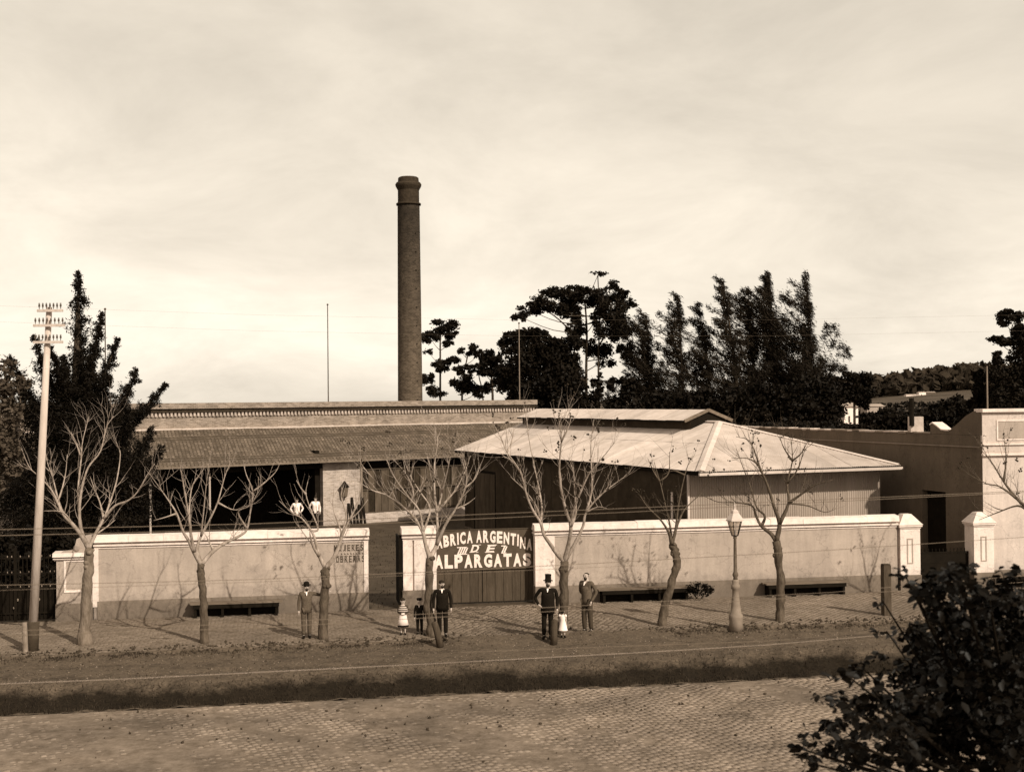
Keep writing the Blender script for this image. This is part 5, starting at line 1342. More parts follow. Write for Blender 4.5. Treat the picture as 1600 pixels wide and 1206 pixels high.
CAS = [(1, (1010, 494), (1020, 640), 40, 1.1, 'leftmost wind bent casuarina beside the tallest eucalyptus', 108, [(1000, 560, 26, 30, .8), (1010, 600, 32, 26, .9)]),
       (2, (1059, 463), (1070, 640), 34, .9, 'narrow casuarina with sharp curved tip, second from the eucalyptus', 106, [(1062, 500, 16, 14, .5)]),
       (3, (1092, 476), (1117, 640), 32, .8, 'thin sloping casuarina with see-through crown between two taller ones', 108, [(1096, 580, 20, 16, 1.0)]),
       (4, (1131, 438), (1160, 640), 38, .8, 'tall open casuarina whose tip leans far to the left', 106, []),
       (5, (1170, 452), (1185, 640), 36, 1.0, 'shorter casuarina top pressed against the left side of the big dense one', 110, [(1178, 470, 10, 8, .6)]),
       (6, (1202, 430), (1217, 640), 52, 2.3, 'biggest and densest casuarina in the middle of the right hand group', 108, [(1210, 530, 42, 50, .9), (1215, 590, 52, 40, 1.1), (1228, 470, 10, 20, .6)]),
       (7, (1259, 438), (1274, 640), 50, 1.7, 'rightmost tall casuarina with ragged outline above the dark low trees', 106, [(1318, 550, 12, 12, .9), (1300, 520, 16, 22, .6), (1310, 575, 12, 10, .8), (1270, 580, 40, 40, .8)])]
for a in CAS: casuarina(*a)
for x_, y_, rx, ry, D, lab in ((1040, 628, 46, 16, 98, 'low dark scrub tree under the leftmost casuarinas'), (1110, 625, 40, 18, 98, 'low dark scrub tree under the thin casuarinas'),
                               (1190, 625, 50, 32, 98, 'low dark scrub tree under the densest casuarina'), (1265, 622, 46, 34, 96, 'low dark scrub tree under the rightmost casuarina')):
    leafy('scrub_tree', lab, 'tree', x_, D, [(x_, y_, rx, ry), (x_ - rx * .5, y_ + 8, rx * .6, ry * .8), (x_ + rx * .5, y_ + 8, rx * .6, ry * .8), (x_, y_ + 22, rx * 1.1, 14)], .17, M['leaf'], [(4, 2, [(x_, 640), (x_, y_)])], 1.3, 'low scrub trees behind the party wall', sub=18)
leafy('broadleaf_tree', 'wide flat topped black tree at the right end of the casuarina row', 'tree', 1335, 125,
      [(1325, 598, 24, 14), (1345, 592, 18, 9), (1352, 608, 13, 14), (1320, 615, 22, 14), (1350, 628, 11, 10), (1300, 600, 14, 14)], .17, M['leaf'], [(5, 3, [(1335, 640), (1335, 605)])], 2.0, 'dark broadleaf trees behind the factory', sub=16)
leafy('hedge_tree', 'dark rounded bushes behind the long side wall near the far white house', 'bush', 1400, 88,
      [(1370, 655, 24, 12), (1400, 657, 26, 12), (1440, 655, 28, 14), (1475, 648, 26, 18), (1500, 640, 20, 22), (1385, 645, 12, 6), (1340, 668, 40, 5), (1240, 664, 60, 6)], .17, M['leaf'], [(3, 2, [(1420, 662), (1420, 650)])], 2.2, None, sub=18)
leafy('cypress_tree', 'dark columnar cypress tree rising behind the neighbouring house parapet', 'tree', 1533, 80,
      [(1533, 590, 8, 14), (1532, 612, 10, 18), (1528, 638, 14, 18), (1520, 655, 18, 12)], .16, M['leaf'], [(3, 1, [(1532, 650), (1533, 590)])], 2.2, None)
leafy('eucalyptus_tree', 'tall drooping eucalyptus cut by the right edge above the neighbouring house', 'tree', 1590, 78,
      [(1580, 493, 18, 10), (1568, 503, 8, 7), (1556, 530, 10, 5), (1572, 533, 14, 8, .7), (1560, 561, 10, 10), (1578, 560, 10, 5, .7), (1592, 515, 12, 10), (1585, 585, 20, 18), (1560, 605, 22, 26), (1590, 620, 30, 34), (1570, 635, 24, 16), (1610, 560, 20, 50)], .11, M['leafE'],
      [(6, 2, [(1605, 640), (1600, 560), (1592, 500)])], 1.7, None)
# left: dark conifer with up-swept branches
GD = 58; bx = V(118, 640, GD); GS = GD / FPX; go = Vector((bx.x, GD, 0))
gr = thing('conifer_tree', 'large dark conifer with up-swept pointed branches behind the left end of the wall', 'tree', (bx.x, GD, 0))
b = MB(); b.tube([(0, 0, -.2), (0, 0, 4), (.1, 0, 9), V(122, 440, GD) - go], [.45, .38, .2, .02], 9)
SPK = [((122, 428), (128, 600), 17), ((158, 490), (128, 610), 13), ((183, 530), (130, 640), 13), ((213, 580), (150, 680), 17), ((256, 602), (160, 670), 12), ((236, 672), (160, 760), 20),
       ((52, 527), (110, 640), 12), ((80, 545), (118, 640), 13), ((18, 560), (90, 660), 14), ((250, 700), (170, 790), 16), ((100, 560), (118, 640), 14), ((200, 640), (150, 720), 18), ((28, 600), (90, 700), 18), ((228, 640), (150, 700), 12), ((140, 560), (125, 640), 14), ((170, 590), (140, 660), 14)]
P = []
for (tx, ty), (sx, sy), w in SPK:
    dd = random.uniform(-1.6, 1.6); p0 = V(sx, sy, GD + dd * .2) - go; p1 = V(tx, ty, GD + dd) - go
    mid = (p0 + p1) / 2 + Vector((.10 * (p1.x - p0.x), 0, -.12 * abs(p1.x - p0.x))); C = smooth_line([p0, mid, p1], 10)
    b.tube(C, [.09 * (1 - i / len(C)) + .012 for i in range(len(C))], 5, False)
    L_ = (p1 - p0).length
    npl = int(16 + L_ * 9)
    for q_ in range(npl):                              # plumes of short shoots along each branch
        t0 = (q_ + random.random()) / npl; c = C[min(len(C) - 1, int(t0 * len(C)))]; ax = (p1 - p0).normalized()
        pd = (ax * .9 + Vector((random.gauss(0, .8), random.gauss(0, .8), random.gauss(-.05, .5)))).normalized(); pl = w * GS * ((1 - t0) ** .7) * random.uniform(.7, 2.6) + .10
        for _ in range(int(26 + pl * 150)):
            u = random.random(); sp = .03 + .15 * pl * (1 - u * .5)
            P.append((c.x + pd.x * pl * u + random.gauss(0, sp), c.y + pd.y * pl * u + random.gauss(0, sp), c.z + pd.z * pl * u - .12 * pl * u * u + random.gauss(0, sp)))
for (x_, y_, rx, ry, k) in ((118, 640, 48, 52, 1), (85, 660, 55, 55, 1), (150, 690, 62, 55, 1), (110, 720, 90, 55, 1.2), (70, 760, 75, 60, 1.2), (150, 770, 85, 55, 1.2), (110, 820, 110, 40, 1.2), (215, 740, 26, 30, .6), (190, 790, 45, 40, 1)):
    c = V(x_, y_, GD) - go; P += [tuple(v) for v in clump_points(c, (rx * GS, rx * GS * .8, ry * GS), int(rx * ry * 3.6 * k), 30)]
link('crown', np_mesh('crown', leaf_quads(np.array(P), .068, asp=.35), 4, M['leaf']), gr, kind='stuff'); b.build('trunk', M['darkbark'], gr, True)
leafy('broadleaf_tree', 'lighter leaved tree cut by the left edge beside the big conifer', 'tree', 5, 52,
      [(12, 578, 16, 16, .7), (25, 598, 20, 14), (5, 620, 16, 20), (20, 650, 20, 18, .8), (8, 690, 22, 26), (22, 720, 16, 22, .8), (5, 745, 16, 20), (-20, 650, 30, 80)], .11, M['leafP'],
      [(5, 2, [(-4, 700), (2, 640), (8, 585)])], .6, None, sub=14)
leafy('shrub', 'dark shrubs filling the space behind the iron fence at far left', 'shrub', 45, 47.5,
      [(20, 870, 30, 30), (60, 860, 34, 30), (45, 900, 40, 34), (15, 925, 30, 30), (78, 905, 20, 40), (95, 845, 24, 16)], .10, M['leaf'], [(3, 2, [(45, 930), (45, 880)])], 1.6, None)
# pale small house behind the trees at the far left edge
q = V(10, 790, 64); hs = thing('small_house', 'small pale house wall with framed window glimpsed through leaves at the left edge', 'house', (q.x, 64, 0))
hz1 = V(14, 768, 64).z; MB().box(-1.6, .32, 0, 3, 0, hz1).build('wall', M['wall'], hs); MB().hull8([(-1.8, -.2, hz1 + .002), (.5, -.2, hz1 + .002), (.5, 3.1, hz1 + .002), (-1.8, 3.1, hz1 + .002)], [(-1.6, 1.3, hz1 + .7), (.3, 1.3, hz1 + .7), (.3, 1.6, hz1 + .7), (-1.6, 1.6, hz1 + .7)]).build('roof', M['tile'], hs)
MB().box(-.1, .22, -.04, .0, 1.6, 2.2).build('window', M['pane'], hs)
# bushes by the middle bench
for (px_, py_, lab, lst) in ((1090, 940, 'low dark bush at the right end of the bench beside the lamp', [(1092, 918, 16, 9), (1104, 922, 10, 8), (1080, 922, 8, 6)]),
                            (1010, 935, 'sprawling bare scrub on top of the bench behind the leaning tree', [(960, 903, 26, 7, .3), (1000, 902, 34, 8, .35), (1045, 905, 26, 8, .4)]), (920, 935, 'small dark weed tuft at the wall foot behind the bareheaded man', [(902, 935, 6, 5)])):
    q = G(px_, py_); leafy('bush', lab, 'bush', px_, q.y + .25, lst, .035, M['leaf'], [(1.2, .5, [(px_, py_ - 2), (px_, py_ - 16)])], .9, None, base=q, depthk=.5)

# foreground tree whose top reaches into the lower right corner
FD = 10.0
FB = [(1248, 1168, 12, 7), (1262, 1190, 16, 10), (1290, 1172, 22, 14), (1320, 1052, 20, 8, .7), (1415, 900, 16, 12, .6), (1455, 905, 14, 16, .6), (1500, 900, 26, 14), (1380, 940, 14, 8, .5), (1262, 1172, 22, 14), (1290, 1145, 30, 20), (1318, 1095, 34, 18), (1300, 1090, 20, 12), (1345, 1130, 40, 26), (1335, 1180, 50, 26), (1360, 1075, 30, 16), (1400, 1045, 42, 22), (1350, 1045, 22, 10), (1400, 1110, 55, 34), (1410, 1170, 60, 34), (1440, 990, 34, 22), (1460, 940, 22, 24), (1430, 925, 18, 12), (1475, 1010, 55, 40), (1480, 1080, 60, 50), (1510, 960, 40, 34), (1545, 930, 26, 24), (1500, 1150, 80, 60), (1560, 1020, 55, 55), (1575, 1100, 50, 70), (1590, 940, 30, 40), (1490, 910, 12, 18), (1385, 985, 22, 10, .6), (1530, 1060, 60, 50), (1430, 1140, 60, 40), (1520, 1120, 90, 60), (1600, 1000, 60, 60)]
q = V(1560, 1100, FD + 1); froot = thing('foreground_tree', 'black leafy treetop with large leaves filling the lower right corner near the camera', 'tree', (q.x, q.y, 0.02))
fo = Vector((q.x, q.y, .02)); FS = FD / FPX; pts = []; cents = []
for qb in FB:
    x, y, rx, ry = qb[:4]; k = qb[4] if len(qb) > 4 else 1
    c = V(x, y, FD + random.uniform(-1.2, 1.8)); cents.append(c - fo)
    n = int(rx * ry * (.085 if x < 1420 else .23) * k) + 7
    pts.append(clump_points(c - fo, (rx * FS * 1.1, rx * FS * 1.5, ry * FS * 1.15), n, 12 if x > 1440 else 8, 1.15 if x > 1440 else .7))
pts = np.concatenate(pts)
b = MB(); b.tube([(0, 0, -.1), (.1, .1, 2), (.2, 0, 4.2)], [.2, .17, .12], 9)
for c in cents: b.tube(smooth_line([Vector((.2, 0, 4.0 + random.uniform(-1, .0))), (c + Vector((.2, 0, 3.6))) / 2 + Vector((0, 0, -.1)), c], 3), [.022, .02, .018, .016, .013, .01, .006], 5, False)
b.build('trunk', M['black'], froot, True)
# pointed oval leaf, folded along its midrib
LV = np.array([(0, 0, 0), (.35, .30, .05), (.75, .24, .03), (1, 0, -.08), (.75, -.24, .03), (.35, -.30, .05), (.5, 0, -.03)])
LF = [(0, 1, 6), (1, 2, 6), (2, 3, 6), (3, 4, 6), (4, 5, 6), (5, 0, 6)]
def leaf_m(c):
    s = random.uniform(.035, .105); e = Euler((random.gauss(0, .8), random.uniform(-.3, 1.0), random.uniform(0, 6.28)))
    return Matrix.Translation(c) @ e.to_matrix().to_4x4() @ Matrix.Diagonal((s, s, s, 1))
order = sorted(range(len(pts)), key=lambda i: pts[i][1]); big = set(order[:290])
lme = bpy.data.meshes.new('leaf'); lme.from_pydata([tuple(v) for v in LV], [], LF); lme.update(); lme.materials.append(M['leafF'])
rest = []
for i in range(len(pts)):
    m_ = leaf_m(Vector(pts[i]))
    if i in big:
        o = bpy.data.objects.new('leaf', lme); COL.objects.link(o); o.parent = froot; o.matrix_local = m_
    else: rest.append(np.array(m_))
link('foliage', inst_np(LV, LF, np.array(rest), 'foliage', M['leafF']), froot, kind='stuff')

# ------------------------------------------------------------------ far country at the right
def gz(X, Y): return far_z(X, Y)
P = []
for _ in range(15000):
    az = random.uniform(.19, .62); Y = random.uniform(880, 1500)
    if noise1(az * 30, 3) * .5 + noise1(Y * .01 + az * 9, 5) * .5 + random.random() < .25: continue
    X = az * Y; h = random.choice((6, 7, 9, 12)) * random.uniform(.7, 1.2); z = gz(X, Y)
    P.append((X, Y, z, h))
Q = []
for X, Y, z, h in P:
    n = 7; w = h * (.28 if random.random() < .4 else .5)
    for _ in range(n): Q.append((X + random.gauss(0, w * .4), Y + random.gauss(0, w * .4), z + random.uniform(.1, 1) * h))
Q = np.array(Q); link('distant_wood', np_mesh('distant_wood', leaf_quads(Q, 3.2, asp=.6), 4, M['wood_far']), None, kind='stuff', label='distant brown wood covering the low hill at the right', category='wood')
P = []
for _ in range(2600):
    az = random.uniform(.23, .55); Y = random.choice((230, 330, 470, 640)) + random.gauss(0, 6); X = az * Y
    if noise1(X * .03 + Y, 2) < -.1: continue
    P += [(X + random.gauss(0, 1.2), Y, gz(X, Y) + random.uniform(0, 2.6)) for _ in range(5)]
link('hedgerow', np_mesh('hedgerow', leaf_quads(np.array(P), 1.0), 4, M['leaf']), None, kind='stuff', label='dark hedgerows dividing the distant fields beyond the wall', category='hedgerow')
def far_house(px0, px1, pt, pbt, D, label, m, roof=True, depth=5):
    a = V(px0, pbt, D); c = V(px1, pbt, D); zt_ = V(px0, pt, D).z; z0 = min(a.z, gz(a.x, D)) - .3
    r = thing('far_house', label, 'house', (a.x, D, 0), 0, 'small distant houses beyond the side wall'); w = c.x - a.x
    MB().box(0, w, 0, depth, z0, zt_).build('wall', m, r)
    if roof: MB().hull8([(-.2, -.2, zt_ + .003), (w + .2, -.2, zt_ + .003), (w + .2, depth + .2, zt_ + .003), (-.2, depth + .2, zt_ + .003)], [(.1, depth / 2 - .3, zt_ + .5), (w - .1, depth / 2 - .3, zt_ + .5), (w - .1, depth / 2 + .3, zt_ + .5), (.1, depth / 2 + .3, zt_ + .5)]).build('roof', M['farroof'], r)
    MB().box(w * .3, w * .42, -.03, -.003, zt_ - 2.0, zt_ - 1.2).build('window', M['pane'], r)
far_house(1319, 1341, 635.5, 656, 170, 'bright white windowless looking house end beyond the side wall', M['farwhite'])
far_house(1290, 1318, 638, 656, 175, 'grey low house wall beside the bright white one', M['party'])
far_house(1355, 1382, 635, 641, 260, 'low pale shed roof just right of the bright white house', M['wall'])
far_house(1436, 1447, 613, 622, 850, 'tiny white farm house in the middle of the distant field', M['farwhite'])
far_house(1416, 1436, 617, 621, 850, 'long low white annex left of the tiny farm house', M['farwhite'])
far_house(1448, 1462, 613, 621, 860, 'tiny grey barn right of the tiny farm house', M['party'])
# ------------------------------------------------------------------ people
def skin_mesh(name, V_, E_, R_, m, sub=1, root=0):
    me = bpy.data.meshes.new(name); me.from_pydata([tuple(v) for v in V_], E_, []); ob = bpy.data.objects.new('t', me); COL.objects.link(ob)
    md = ob.modifiers.new('s', 'SKIN'); md.use_smooth_shade = True
    for i, r in enumerate(R_):
        sv = me.skin_vertices[0].data[i]; sv.radius = r if hasattr(r, '__len__') else (r, r); sv.use_root = (i == root)
    if sub: ob.modifiers.new('u', 'SUBSURF').levels = sub; ob.modifiers['u'].render_levels = sub
    dg = bpy.context.evaluated_depsgraph_get(); out = bpy.data.meshes.new_from_object(ob.evaluated_get(dg))
    bpy.data.objects.remove(ob); bpy.data.meshes.remove(me); out.name = name
    out.materials.clear(); out.materials.append(m); out.shade_smooth(); return out
def join_mesh(base, extra_mb):
    bm = bmesh.new(); bm.from_mesh(base); t = extra_mb.mesh('t', None, True); bm.from_mesh(t); bm.to_mesh(base); bm.free(); base.shade_smooth()
def person(loc, H, rz, label, arms='down', coat='cblack', legs='cblack', hat=None, beard=False, bald=False, child=False, skirt=None, frock=False, apron=False, shawl=False, collar=True, step=0.0, lArm=None, rArm=None, hairm='hair', stout=1.0, turn=0.0, group='people standing on the pavement', socks=False):
    p = thing('person', label, 'person', loc, rz, group); k = H; rp = random.Random(label)
    p.rotation_euler.x = rp.gauss(0, .012); p.rotation_euler.y = rp.gauss(0, .015); turn = turn or rp.uniform(-.5, .5)
    hd = .075 if not child else .098                   # half head height as a share of the body
    zh = 1 - hd; zn = 1 - 2 * hd - .005; zs = zn - .035; sw = .104 * stout if not child else .10
    def S_(v): return Vector(v) * k
    hip = .505 if not child else .47
    J = dict(pel=(0, 0, hip + .02), bel=(0, 0, hip + .12), che=(0, .005, zs - .04), nek=(0, .008, zn - .005), h0=(0, -.004, zn + .03), h1=(0, -.006, zh), h2=(0, .0, 1 - hd * .55))
    st_ = step
    J.update(hl=(-.05, 0, hip), kl=(-.055, -.01 - st_ * .5, hip * .53), al=(-.052, -st_, .045), tl=(-.06, -.085 - st_, .018),
             hr=(.05, 0, hip), kr=(.055, -.01 + st_ * .3, hip * .53), ar=(.052, st_, .045), tr=(.06, -.085 + st_, .018))
    J.update(sl=(-sw, 0, zs), sr=(sw, 0, zs))
    def arm(side, spec):
        s = -1 if side == 'l' else 1
        d = {'down': ((s * (sw + .035), .012, zs - .165), (s * (sw + .035), -.02, zs - .32), (s * (sw + .033), -.03, zs - .365)),
             'front': ((s * (sw + .04), .01, zs - .155), (s * .04, -.10, zs - .21), (s * .01, -.11, zs - .215)),
             'hip': ((s * (sw + .095), .05, zs - .15), (s * (sw + .02), -.03, zs - .26), (s * (sw - .01), -.05, zs - .27)),
             'reach': ((s * (sw + .13), -.01, zs - .04), (s * (sw + .26), -.02, zs + .0), (s * (sw + .30), -.02, zs + .015)),
             'pocket': ((s * (sw + .06), .05, zs - .155), (s * (sw + .0), -.03, zs - .30), (s * (sw - .01), -.04, zs - .34)),
             'back': ((s * (sw + .05), .04, zs - .155), (s * .05, .10, zs - .27), (s * .02, .105, zs - .28))}[spec]
        J['e' + side], J['w' + side], J['p' + side] = d
    arm('l', lArm or arms); arm('r', rArm or arms)
    names = list(J); ix = {n: i for i, n in enumerate(names)}
    E_ = [(ix[a], ix[b]) for a, b in (('pel', 'bel'), ('bel', 'che'), ('che', 'nek'), ('nek', 'h0'), ('h0', 'h1'), ('h1', 'h2'), ('pel', 'hl'), ('hl', 'kl'), ('kl', 'al'), ('al', 'tl'), ('pel', 'hr'), ('hr', 'kr'), ('kr', 'ar'), ('ar', 'tr'),
                                      ('che', 'sl'), ('sl', 'el'), ('el', 'wl'), ('wl', 'pl'), ('che', 'sr'), ('sr', 'er'), ('er', 'wr'), ('wr', 'pr'))]
    hw_ = .048 if not child else .062
    R = dict(pel=.062, bel=.06, che=.055, nek=.030, h0=hw_ * .8, h1=hw_, h2=hw_ * .86, hl=.05, hr=.05, kl=.030, kr=.030, al=.019, ar=.019, tl=.017, tr=.017, sl=.022, sr=.022, el=.018, er=.018, wl=.014, wr=.014, pl=.019, pr=.019)
    body = skin_mesh('body', [S_(J[n]) for n in names], E_, [R[n] * k for n in names], M['skin'], 1, ix['pel'])
    ex = MB()
    for s in 'lr':                                     # five separate bent fingers on each hand
        pw_, w0_ = S_(J['p' + s]), S_(J['w' + s]); d = (pw_ - w0_).normalized(); sd_ = d.cross(Vector((1, 0, 0)) if abs(d.x) < .8 else Vector((0, 0, 1))).normalized(); nn_ = d.cross(sd_)
        for f, (o_, L_) in enumerate(((-.014, .030), (-.005, .038), (.004, .036), (.012, .028))):
            a = pw_ + sd_ * o_ * k; ex.tube([a, a + d * L_ * .55 * k, a + d * L_ * .9 * k + nn_ * .012 * k], [.0052 * k, .0046 * k, .0036 * k], 5)
        a = w0_ + (pw_ - w0_) * .5 - sd_ * .014 * k; ex.tube([a, a - sd_ * .012 * k + d * .014 * k, a - sd_ * .012 * k + d * .030 * k], [.0062 * k, .0055 * k, .004 * k], 5)
    hz = zh * k; hw2 = hw_ * k
    hs_ = math.sin(turn); hc_ = math.cos(turn)
    def HF(x, y, z): return (x * hc_ - y * hs_, x * hs_ + y * hc_, z)
    ex.tube([HF(0, -hw2 * .95, hz + hw2 * .15), HF(0, -hw2 * 1.35, hz - hw2 * .22), HF(0, -hw2 * .98, hz - hw2 * .34)], [hw2 * .1, hw2 * .17, hw2 * .12], 6)
    for s in (-1, 1): ex.ball(HF(s * hw2 * 1.0, hw2 * .12, hz - hw2 * .05), (hw2 * .14, hw2 * .25, hw2 * .34), 6, 5)
    ex.tube([HF(-hw2 * .3, -hw2 * .98, hz - hw2 * .62), HF(hw2 * .3, -hw2 * .98, hz - hw2 * .62)], hw2 * .09, 5)
    join_mesh(body, ex); link('body', body, p)
    for s in (-1, 1): MB().ball(HF(s * hw2 * .38, -hw2 * .93, hz + hw2 * .12), (hw2 * .14, hw2 * .1, hw2 * .09), 6, 4).build('eye', M['black'], p)
    if not bald:
        b = MB(); c = HF(0, hw2 * .18, hz + hw2 * .42); b.ball(c, (hw2 * 1.08, hw2 * 1.12, hw2 * (.95)), 10, 7)
        if frock or skirt: b.ball(HF(0, hw2 * .6, hz - hw2 * .2), (hw2 * .95, hw2 * .6, hw2 * 1.1), 8, 6)
        b.build('hair', M[hairm], p, True)
    else:
        b = MB(); b.ball(HF(0, hw2 * .38, hz + hw2 * .18), (hw2 * 1.07, hw2 * .85, hw2 * .75), 10, 7); b.build('hair', M[hairm], p, True)
    if beard: MB().ball(HF(0, -hw2 * .62, hz - hw2 * .95), (hw2 * .62, hw2 * .52, hw2 * .72), 8, 6).build('beard', M[hairm], p, True)
    # clothing follows the body
    if coat:
        g = .016; nm = ['pel', 'bel', 'che', 'nk', 'sl', 'el', 'wl', 'sr', 'er', 'wr']; J2 = dict(J); J2['nk'] = (0, .008, zn - .018); J2['pel'] = (0, 0, hip + .0)
        jx = {n: i for i, n in enumerate(nm)}; e2 = [(jx[a], jx[b]) for a, b in (('pel', 'bel'), ('bel', 'che'), ('che', 'nk'), ('che', 'sl'), ('sl', 'el'), ('el', 'wl'), ('che', 'sr'), ('sr', 'er'), ('er', 'wr'))]
        rr = dict(pel=(.084 * stout, .070), bel=(.080 * stout, .068), che=(.082 * stout, .070), nk=.036, sl=.036, el=.031, wl=.025, sr=.036, er=.031, wr=.025)
        link('coat', skin_mesh('coat', [S_(J2[n]) for n in nm], e2, [(rr[n] if not hasattr(rr[n], '__len__') else rr[n]) if not hasattr(rr[n], '__len__') and False else ((rr[n][0] * k, rr[n][1] * k) if hasattr(rr[n], '__len__') else rr[n] * k) for n in nm], M[coat], 1, 0), p)
        MB().lathe([((.098 * stout) * k, (hip - (.09 if frock_coat(label) else .04)) * k), (.098 * stout * k, (hip + .02) * k), (.092 * stout * k, (hip + .10) * k), (.094 * stout * k, (hip + .20) * k), (.085 * stout * k, (hip + .25) * k)], 14, (0, 0), 1, .82).build('coat_skirt', M[coat], p, True)
        if collar: 
            MB().lathe([(.033 * k, (zn - .012) * k), (.031 * k, (zn + .012) * k)], 10, (0, .006 * k)).build('collar', M['cwhite'], p, True)
            MB().hull8([(-.004 * k, -.082 * k, (zs - .035) * k), (.004 * k, -.082 * k, (zs - .035) * k), (.003 * k, -.06 * k, (zs - .035) * k), (-.003 * k, -.06 * k, (zs - .035) * k)], [(-.016 * k, -.04 * k, (zn - .015) * k), (.016 * k, -.04 * k, (zn - .015) * k), (.01 * k, -.02 * k, (zn - .015) * k), (-.01 * k, -.02 * k, (zn - .015) * k)]).build('shirt_front', M['cwhite'], p)
    if legs:
        nm = ['pel', 'hl', 'kl', 'al', 'hr', 'kr', 'ar']; jx = {n: i for i, n in enumerate(nm)}; rr = dict(pel=(.075, .062), hl=.058, kl=.044, al=.037, hr=.058, kr=.044, ar=.037)
        link('trousers', skin_mesh('trousers', [S_(J[n]) for n in nm], [(0, 1), (1, 2), (2, 3), (0, 4), (4, 5), (5, 6)], [((rr[n][0] * k, rr[n][1] * k) if hasattr(rr[n], '__len__') else rr[n] * k) for n in nm], M[legs], 1, 0), p)
    for s in 'lr':
        a, t_ = S_(J['a' + s]), S_(J['t' + s]); b = MB(); b.tube([a + Vector((0, .03 * k, -.015 * k)), a + Vector((0, -.02 * k, -.018 * k)), t_ + Vector((0, -.005 * k, 0)), t_ + Vector((0, -.03 * k, -.003 * k))], [.022 * k, .028 * k, .023 * k, .010 * k], 8)
        b.tube([a + Vector((0, .01 * k, -.01 * k)), a + Vector((0, .008 * k, .05 * k))], .025 * k, 8); b.build('shoe', M['cblack'], p, True)
    if skirt:
        MB().lathe([(.155 * k, .22 * k), (.15 * k, .23 * k), (.115 * k, .4 * k), (.08 * k, .56 * k), (.075 * k, .62 * k)], 16).build('skirt', M[skirt], p, True)
    if frock:
        MB().lathe([(.17 * k, .25 * k), (.16 * k, .27 * k), (.12 * k, .45 * k), (.095 * k, .60 * k), (.105 * k, .72 * k), (.06 * k, .79 * k)], 16, (0, 0), 1, .85).build('frock', M['cwhite'], p, True)
        for s in 'lr': MB().ball(S_(J['s' + s]) + Vector((0, 0, -.01 * k)), (.055 * k, .05 * k, .06 * k), 8, 6).build('puffed_sleeve', M['cwhite'], p, True)
        MB().tube([S_(J['sl']) * .8 + Vector((-.02, .05 * k * 0, .05 * k)), S_(J['sr']) * .8 + Vector((0.02, 0, .05 * k))], .03 * k, 6).build('collar', M['cwhite'], p)
    if apron:
        n = 10; b = MB(); vs = []
        for z_, r_ in ((.27, .165), (.42, .125), (.60, .09), (.66, .088)):
            for i in range(n): a = math.pi * (1.12 + .76 * i / (n - 1)); vs.append((r_ * 1.02 * k * math.cos(a), r_ * 1.04 * k * math.sin(a), z_ * k))
        fs = [(j * n + i, j * n + i + 1, (j + 1) * n + i + 1, (j + 1) * n + i) for j in range(3) for i in range(n - 1)]; b.add(vs, fs)
        me = b.mesh('apron', M['cwhite'], True); bm = bmesh.new(); bm.from_mesh(me); bmesh.ops.solidify(bm, geom=bm.faces[:], thickness=.006); bm.to_mesh(me); bm.free(); link('apron', me, p)
    if shawl:
        MB().lathe([(.135 * k, .60 * k), (.145 * k, .63 * k), (.12 * k, .72 * k), (.05 * k, .795 * k)], 16, (0, 0), 1, .8).build('shawl', M['stripe'], p, True)
    if hat == 'top':
        zz = hz + hw2 * .62; MB().lathe([(hw2 * 1.75, zz), (hw2 * 1.72, zz + .006 * k), (hw2 * 1.12, zz + .010 * k), (hw2 * 1.05, zz + .06 * k), (hw2 * 1.13, zz + .105 * k), (hw2 * 1.12, zz + .108 * k)], 16, (0, .004)).build('top_hat', M['cblack'], p, True)
    if hat == 'bowler':
        zz = hz + hw2 * .55; MB().lathe([(hw2 * 1.75, zz + .012 * k), (hw2 * 1.7, zz + .006 * k), (hw2 * 1.12, zz), (hw2 * 1.10, zz + .035 * k), (hw2 * .95, zz + .058 * k), (hw2 * .45, zz + .070 * k)], 16, (0, .004)).build('bowler_hat', M['cblack'], p, True)
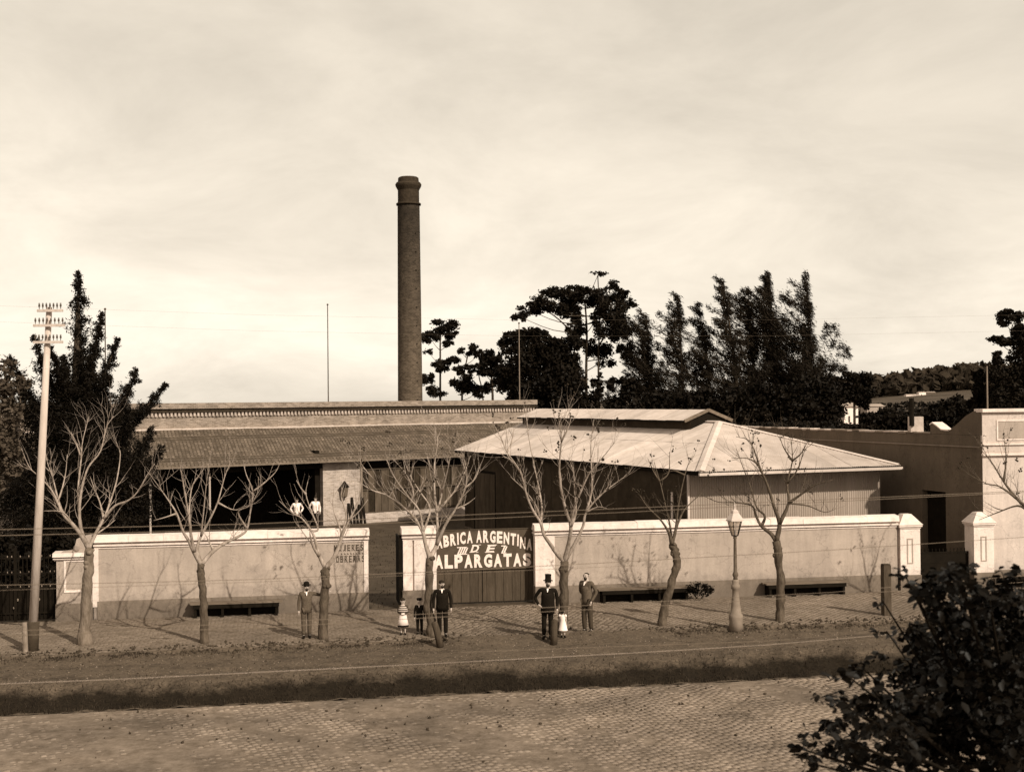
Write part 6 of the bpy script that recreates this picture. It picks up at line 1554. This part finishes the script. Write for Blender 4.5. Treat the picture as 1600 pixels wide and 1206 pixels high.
    if hat == 'cap':
        zz = hz + hw2 * .6; MB().lathe([(hw2 * 1.1, zz), (hw2 * 1.3, zz + .02 * k), (hw2 * 1.0, zz + .04 * k), (hw2 * .2, zz + .045 * k)], 12, (0, 0)).build('cap', M['cblack'], p, True)
    return p
def frock_coat(l): return 'top hat' in l
def at(px, py): return G(px, py, .008)
S2 = lambda px, py: at(px, py).y / FPX
person(at(479, 996), 86 * S2(479, 996), rad(12), 'man in light brown suit and dark bowler hat leaning one hand on a bare tree', lArm='down', rArm='reach', coat='cbrown', legs='cbrown', hat='bowler', beard=True, step=.02)
person(at(630, 991), 58 * S2(630, 991), rad(4), 'girl in striped shawl with white apron over dark skirt standing at the open gateway', arms='front', coat='cgrey', legs=None, child=True, skirt='cblack', apron=True, shawl=True, collar=False, group='children standing on the pavement')
person(at(656, 990), 57 * S2(656, 990), rad(-4), 'boy in dark suit with pale collar standing between the girl and the tree', arms='down', coat='cblack', legs='cblack', child=True, hat='cap', group='children standing on the pavement')
person(at(692, 994), 88.5 * S2(692, 994), rad(3), 'bearded bareheaded man in black suit standing right of the tree by the gate pier', arms='down', coat='cblack', legs='cblack', beard=True, stout=1.15, step=-.015)
person(at(855, 997), 94 * S2(855, 997), rad(-6), 'man in top hat and long black coat standing with hands at his sides', lArm='hip', rArm='down', coat='cblack', legs='cblack', hat='top', beard=True, stout=1.2, step=.02)
person(at(880, 996), 45 * S2(880, 996), rad(160), 'small child in white frock with dark stockings beside the man in the top hat', arms='down', coat=None, legs=None, child=True, frock=True, collar=False, rArm='down', group='children standing on the pavement')
person(at(919, 988), 96 * S2(919, 988), rad(-38), 'bareheaded bearded man in brown jacket standing sideways', lArm='back', rArm='pocket', coat='cbrown', legs='cgrey', bald=True, beard=True, step=.02)
for px_, lab, k_ in ((464, 'white shirted man with hands on hips in the dark gallery, further from the brick pier', .0), (493, 'man in white shirt standing in the dark gallery right beside the pale brick pier', .3)):
    q = FA.w(FA.on(px_, 800, -.9)[0], -.9, .02); sc_ = q.y / FPX
    person(q, 50 * sc_, FA.rz + rad(-30 if k_ else -25), lab, arms='hip' if not k_ else 'down', lArm='hip', coat='cwhite', legs='cblack', collar=False, step=.01, group='workmen in the factory gallery')
